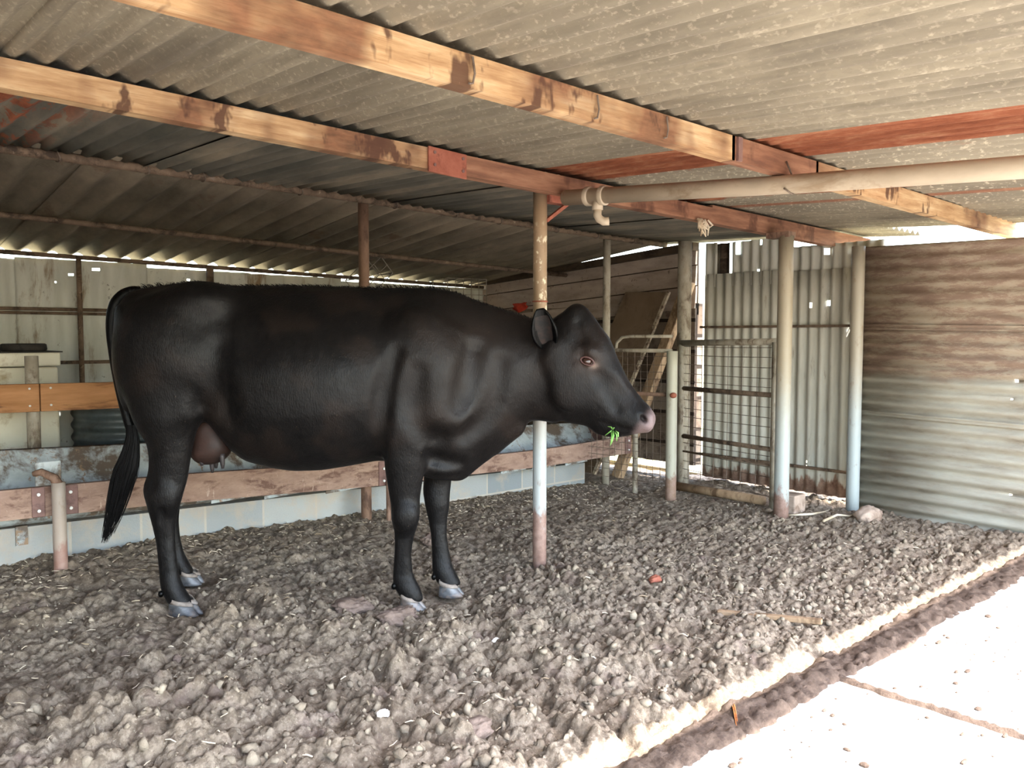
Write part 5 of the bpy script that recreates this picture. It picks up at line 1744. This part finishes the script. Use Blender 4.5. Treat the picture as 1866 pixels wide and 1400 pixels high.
def build_litter():
    rnd = random.Random(21)
    ICO = None
    import bmesh
    bm = bmesh.new()
    bmesh.ops.create_icosphere(bm, subdivisions=1, radius=1)
    bv = np.array([v.co[:] for v in bm.verts])
    bf = np.array([[v.index for v in f.verts] for f in bm.faces])
    bm.free()
    n = 5000
    xs = RNG.uniform(-0.1, 5.6, n)
    ys = 1.72 + (RNG.random(n) ** 1.5) * 3.4
    keep = (ys > 1.80) & (vnoise(xs * 1.7, ys * 1.7, 12) + 0.4 * (ys < 3.2) > 0.42)
    xs, ys = xs[keep], ys[keep]
    rs = 0.004 + 0.014 * RNG.random(len(xs)) ** 3.0 * np.where(ys < 3.3, 1.3, 0.75)
    zs = ground_z(xs, ys)
    V, Fc = [], []
    for i in range(len(xs)):
        jit = 1 + RNG.uniform(-0.55, 0.5, len(bv))
        s = RNG.uniform(0.7, 1.35, 3)
        V.append(bv * jit[:, None] * rs[i] * s + np.array([xs[i], ys[i], zs[i] + rs[i] * 0.15]))
        Fc.append(bf + i * len(bv))
    o = np_mesh('mud_clods', np.concatenate(V), np.concatenate(Fc), M['clods'], None, False)
    tag(o, 'loose crumbly clods strewn over the mud floor', 'mud', kind='stuff')
    # straw and husks
    mb = MB()
    for i in range(1500):
        x = rnd.uniform(0.2, 6.0)
        y = rnd.uniform(2.0, 5.25)
        if rnd.random() < 0.5:
            y = 5.28 - abs(rnd.gauss(0, 0.35))
            x = rnd.uniform(0.7, 5.9)
        a = rnd.uniform(0, math.pi)
        L = rnd.uniform(0.010, 0.045) * (1.6 if rnd.random() < 0.08 else 1)
        w = rnd.uniform(0.0010, 0.0028)
        if 3 < x < 6 and y > 4.2:
            L *= 0.8
        dx, dy = math.cos(a) * L / 2, math.sin(a) * L / 2
        z = gz(x, y) + 0.004
        mb.tube([(x - dx, y - dy, z), (x, y, z + rnd.uniform(0.0, 0.007)), (x + dx, y + dy, z + rnd.uniform(-0.002, 0.008))], [w, w * 1.2, w * 0.6], 4)
    tag(mb.build('straw_litter', M['straw'], None), 'bits of pale straw and husk scattered on the mud floor', 'straw', kind='stuff')
    # flakes of mud on the slab
    mb = MB()
    for i in range(170):
        x, y = rnd.uniform(1.9, 4.6), rnd.uniform(0.7, 1.45)
        r = 0.004 + 0.012 * rnd.random() ** 3
        mb.ball((x, y, -0.018 + r * 0.3), r, 7, 5, (rnd.uniform(.6, 1.8), rnd.uniform(.5, 1.2), 0.5))
    tag(mb.build('mud_flakes', M['mud_and_shade'], None), 'dark crumbs of mud on the sunlit slab', 'mud', kind='stuff')

    def put(name, label, cat, x, y, r, mat, seed, sc, rough=0.35, sink=0.35, group=None):
        o = blob(name, (x, y, gz(x, y) + r * sc[2] * (1 - sink)), r, mat, seed, sc, rough)
        tag(o, label, cat, group)
        return o
    put('dung_lump', 'dark lump of dung left of the near front hoof', 'dung', 1.99, 3.42, 0.085, M['dung'], 3, (1.3, 0.8, 0.5), 0.6, 0.45, 'dung lumps')
    put('dung_lump', 'ridged lump of dung just below the near front hoof', 'dung', 2.085, 3.17, 0.080, M['dung'], 9, (1.2, 0.75, 0.5), 0.65, 0.45, 'dung lumps')
    put('dung_lump', 'brown dung clod behind the near front leg of the cow', 'dung', 3.05, 4.25, 0.060, M['dung'], 14, (1.1, 0.8, 0.7), 0.6, 0.4, 'dung lumps')
    put('rock', 'tan rock at the foot of the pale post by the side wall', 'rock', 5.86, 2.70, 0.115, M['rock'], 5, (1.2, 0.7, 0.6), 0.3, 0.5)
    put('brick_piece', 'reddish brown lump lying alone in the middle of the mud', 'brick', 3.50, 2.78, 0.035, M['rust_steel'], 6, (1.2, 0.8, 0.7), 0.4, 0.3)
    put('stone', 'white stone near the lower edge, left of the slab', 'stone', *xy(698, 1330), 0.022, M['white_stone'], 7, (1.1, 0.8, 0.8), 0.3, 0.3, 'pale stones')
    put('stone', 'purplish grey stone left of the slab corner', 'stone', *xy(868, 1350), 0.050, M['dung'], 8, (1.2, 0.9, 0.7), 0.4, 0.4, 'pale stones')
    put('stone', 'small grey stone below the hind hooves of the cow', 'stone', *xy(322, 1213), 0.020, M['dung'], 18, (0.9, 0.8, 1.0), 0.3, 0.2, 'pale stones')
    # plank end sunk in the mud
    a, b = at_ground(1308, 1117), at_ground(1498, 1147)
    za, zb = gz(a[0], a[1]) + 0.022, gz(b[0], b[1]) + 0.020
    tag(MB().bar((a[0], a[1], za), (b[0], b[1], zb), 0.035, 0.022).build('stick', M['old_timber'], None, bevel=0.004), 'grey stick half sunk in the mud above the sunlit slab', 'stick')
    # dead leaf on the slab edge
    a, b = at_ground(1334, 1285), at_ground(1345, 1325)
    vs, fs = [], []
    n = 8
    for i in range(n + 1):
        k = i / n
        c = lerp(np.array(a), np.array(b), k)
        w = 0.012 * math.sin(math.pi * (0.15 + 0.8 * k)) + 0.002
        for s in (-1, 0, 1):
            vs.append((c[0] + s * w, c[1] + s * w * 0.4, -0.006 + 0.010 * abs(s) + 0.012 * math.sin(k * 5)))
    for i in range(n):
        for s in range(2):
            q = i * 3 + s
            fs.append((q, q + 1, q + 4, q + 3))
    tag(MB().add(vs, fs).build('dead_leaf', M['orange'], None, True, 0, 0.003), 'curled orange dead leaf lying over the edge of the slab', 'leaf')
    # feather
    c = at_ground(903, 1176)
    z = gz(c[0], c[1]) + 0.012
    mb = MB()
    for k in range(16):
        t_ = k / 15
        p = np.array((c[0] - 0.02 + 0.04 * t_, c[1] + 0.015 * t_, z + 0.006 * math.sin(t_ * 3)))
        for s in (-1, 1):
            mb.tube([p, p + np.array((0.010, s * 0.012 * (1 - 0.6 * t_), 0.004))], 0.0012, 4)
    mb.tube([(c[0] - 0.03, c[1] - 0.01, z), (c[0] + 0.02, c[1] + 0.015, z + 0.004)], 0.0015, 5)
    tag(mb.build('feather', M['feather']), 'small white feather on the mud right of the front hooves', 'feather')
    # twigs by the stout post
    for (pts, lab) in (([(1434, 943), (1480, 944), (1502, 938), (1512, 932)], 'curved pale twig at the foot of the stout post'),
                       ([(1500, 958), (1525, 948), (1548, 947), (1575, 930)], 'pale branching twig on the mud before the tan rock')):
        w = []
        for x, y in pts:
            p = at_ground(x, y)
            w.append((p[0], p[1], gz(p[0], p[1]) + 0.018))
        tag(MB().tube(w, [0.010, 0.009, 0.006, 0.003], 7).build('twig', M['straw'], None, True), lab, 'twig', 'twigs')


def at_ground(x, y, z=0.0):
    d = FW + RGT * (x - CX) / F_PX - UPV * (y - CY) / F_PX
    return C0 + d * ((z - CAM_H) / d[2])


def xy(x, y):
    p = at_ground(x, y)
    return float(p[0]), float(p[1])


build_litter()


# ------------------------------------------------------------------ camera and light
def build_light():
    cam = bpy.data.cameras.new('camera')
    cam.sensor_fit = 'HORIZONTAL'
    cam.sensor_width = 36.0
    cam.lens = 36.0 * F_PX / 1866.0
    cam.clip_start = 0.05
    o = bpy.data.objects.new('camera', cam)
    COL.objects.link(o)
    R = Matrix((tuple(RGT), tuple(UPV), tuple(-FW))).transposed()
    o.matrix_world = Matrix.Translation(Vector(C0)) @ R.to_4x4()
    SC.camera = o

    el = math.radians(56.0)
    sun = bpy.data.lights.new('sun', 'SUN')
    sun.energy = 4.2
    sun.angle = math.radians(0.53)
    sun.color = (1.0, 0.97, 0.93)
    s = bpy.data.objects.new('sun', sun)
    COL.objects.link(s)
    az = math.radians(-90 + 8)          # the sun stands over the yard behind the photographer
    d = Vector((math.cos(el) * math.cos(az), math.cos(el) * math.sin(az), math.sin(el)))
    s.rotation_euler = d.to_track_quat('Z', 'Y').to_euler()

    w = bpy.data.worlds.new('world')
    SC.world = w
    w.use_nodes = True
    nt = w.node_tree
    bg = nt.nodes['Background']
    sky = nt.nodes.new('ShaderNodeTexSky')
    sky.sky_type = 'NISHITA'
    sky.sun_disc = False
    sky.sun_elevation = el
    sky.sun_rotation = math.pi / 2 - az
    sky.air_density = 1.2
    sky.dust_density = 2.0
    nt.links.new(sky.outputs[0], bg.inputs[0])
    bg.inputs[1].default_value = 0.42

    SC.view_settings.view_transform = 'Standard'
    SC.view_settings.look = 'None'
    SC.view_settings.gamma = 1.0
    SC.view_settings.use_curve_mapping = False
    SC.view_settings.exposure = 2.46
    SC.cycles.max_bounces = 12
    SC.cycles.diffuse_bounces = 8
    SC.cycles.use_denoising = True
    SC.cycles.sample_clamp_indirect = 10.0
    SC.cycles.caustics_reflective = False
    SC.cycles.caustics_refractive = False


build_light()
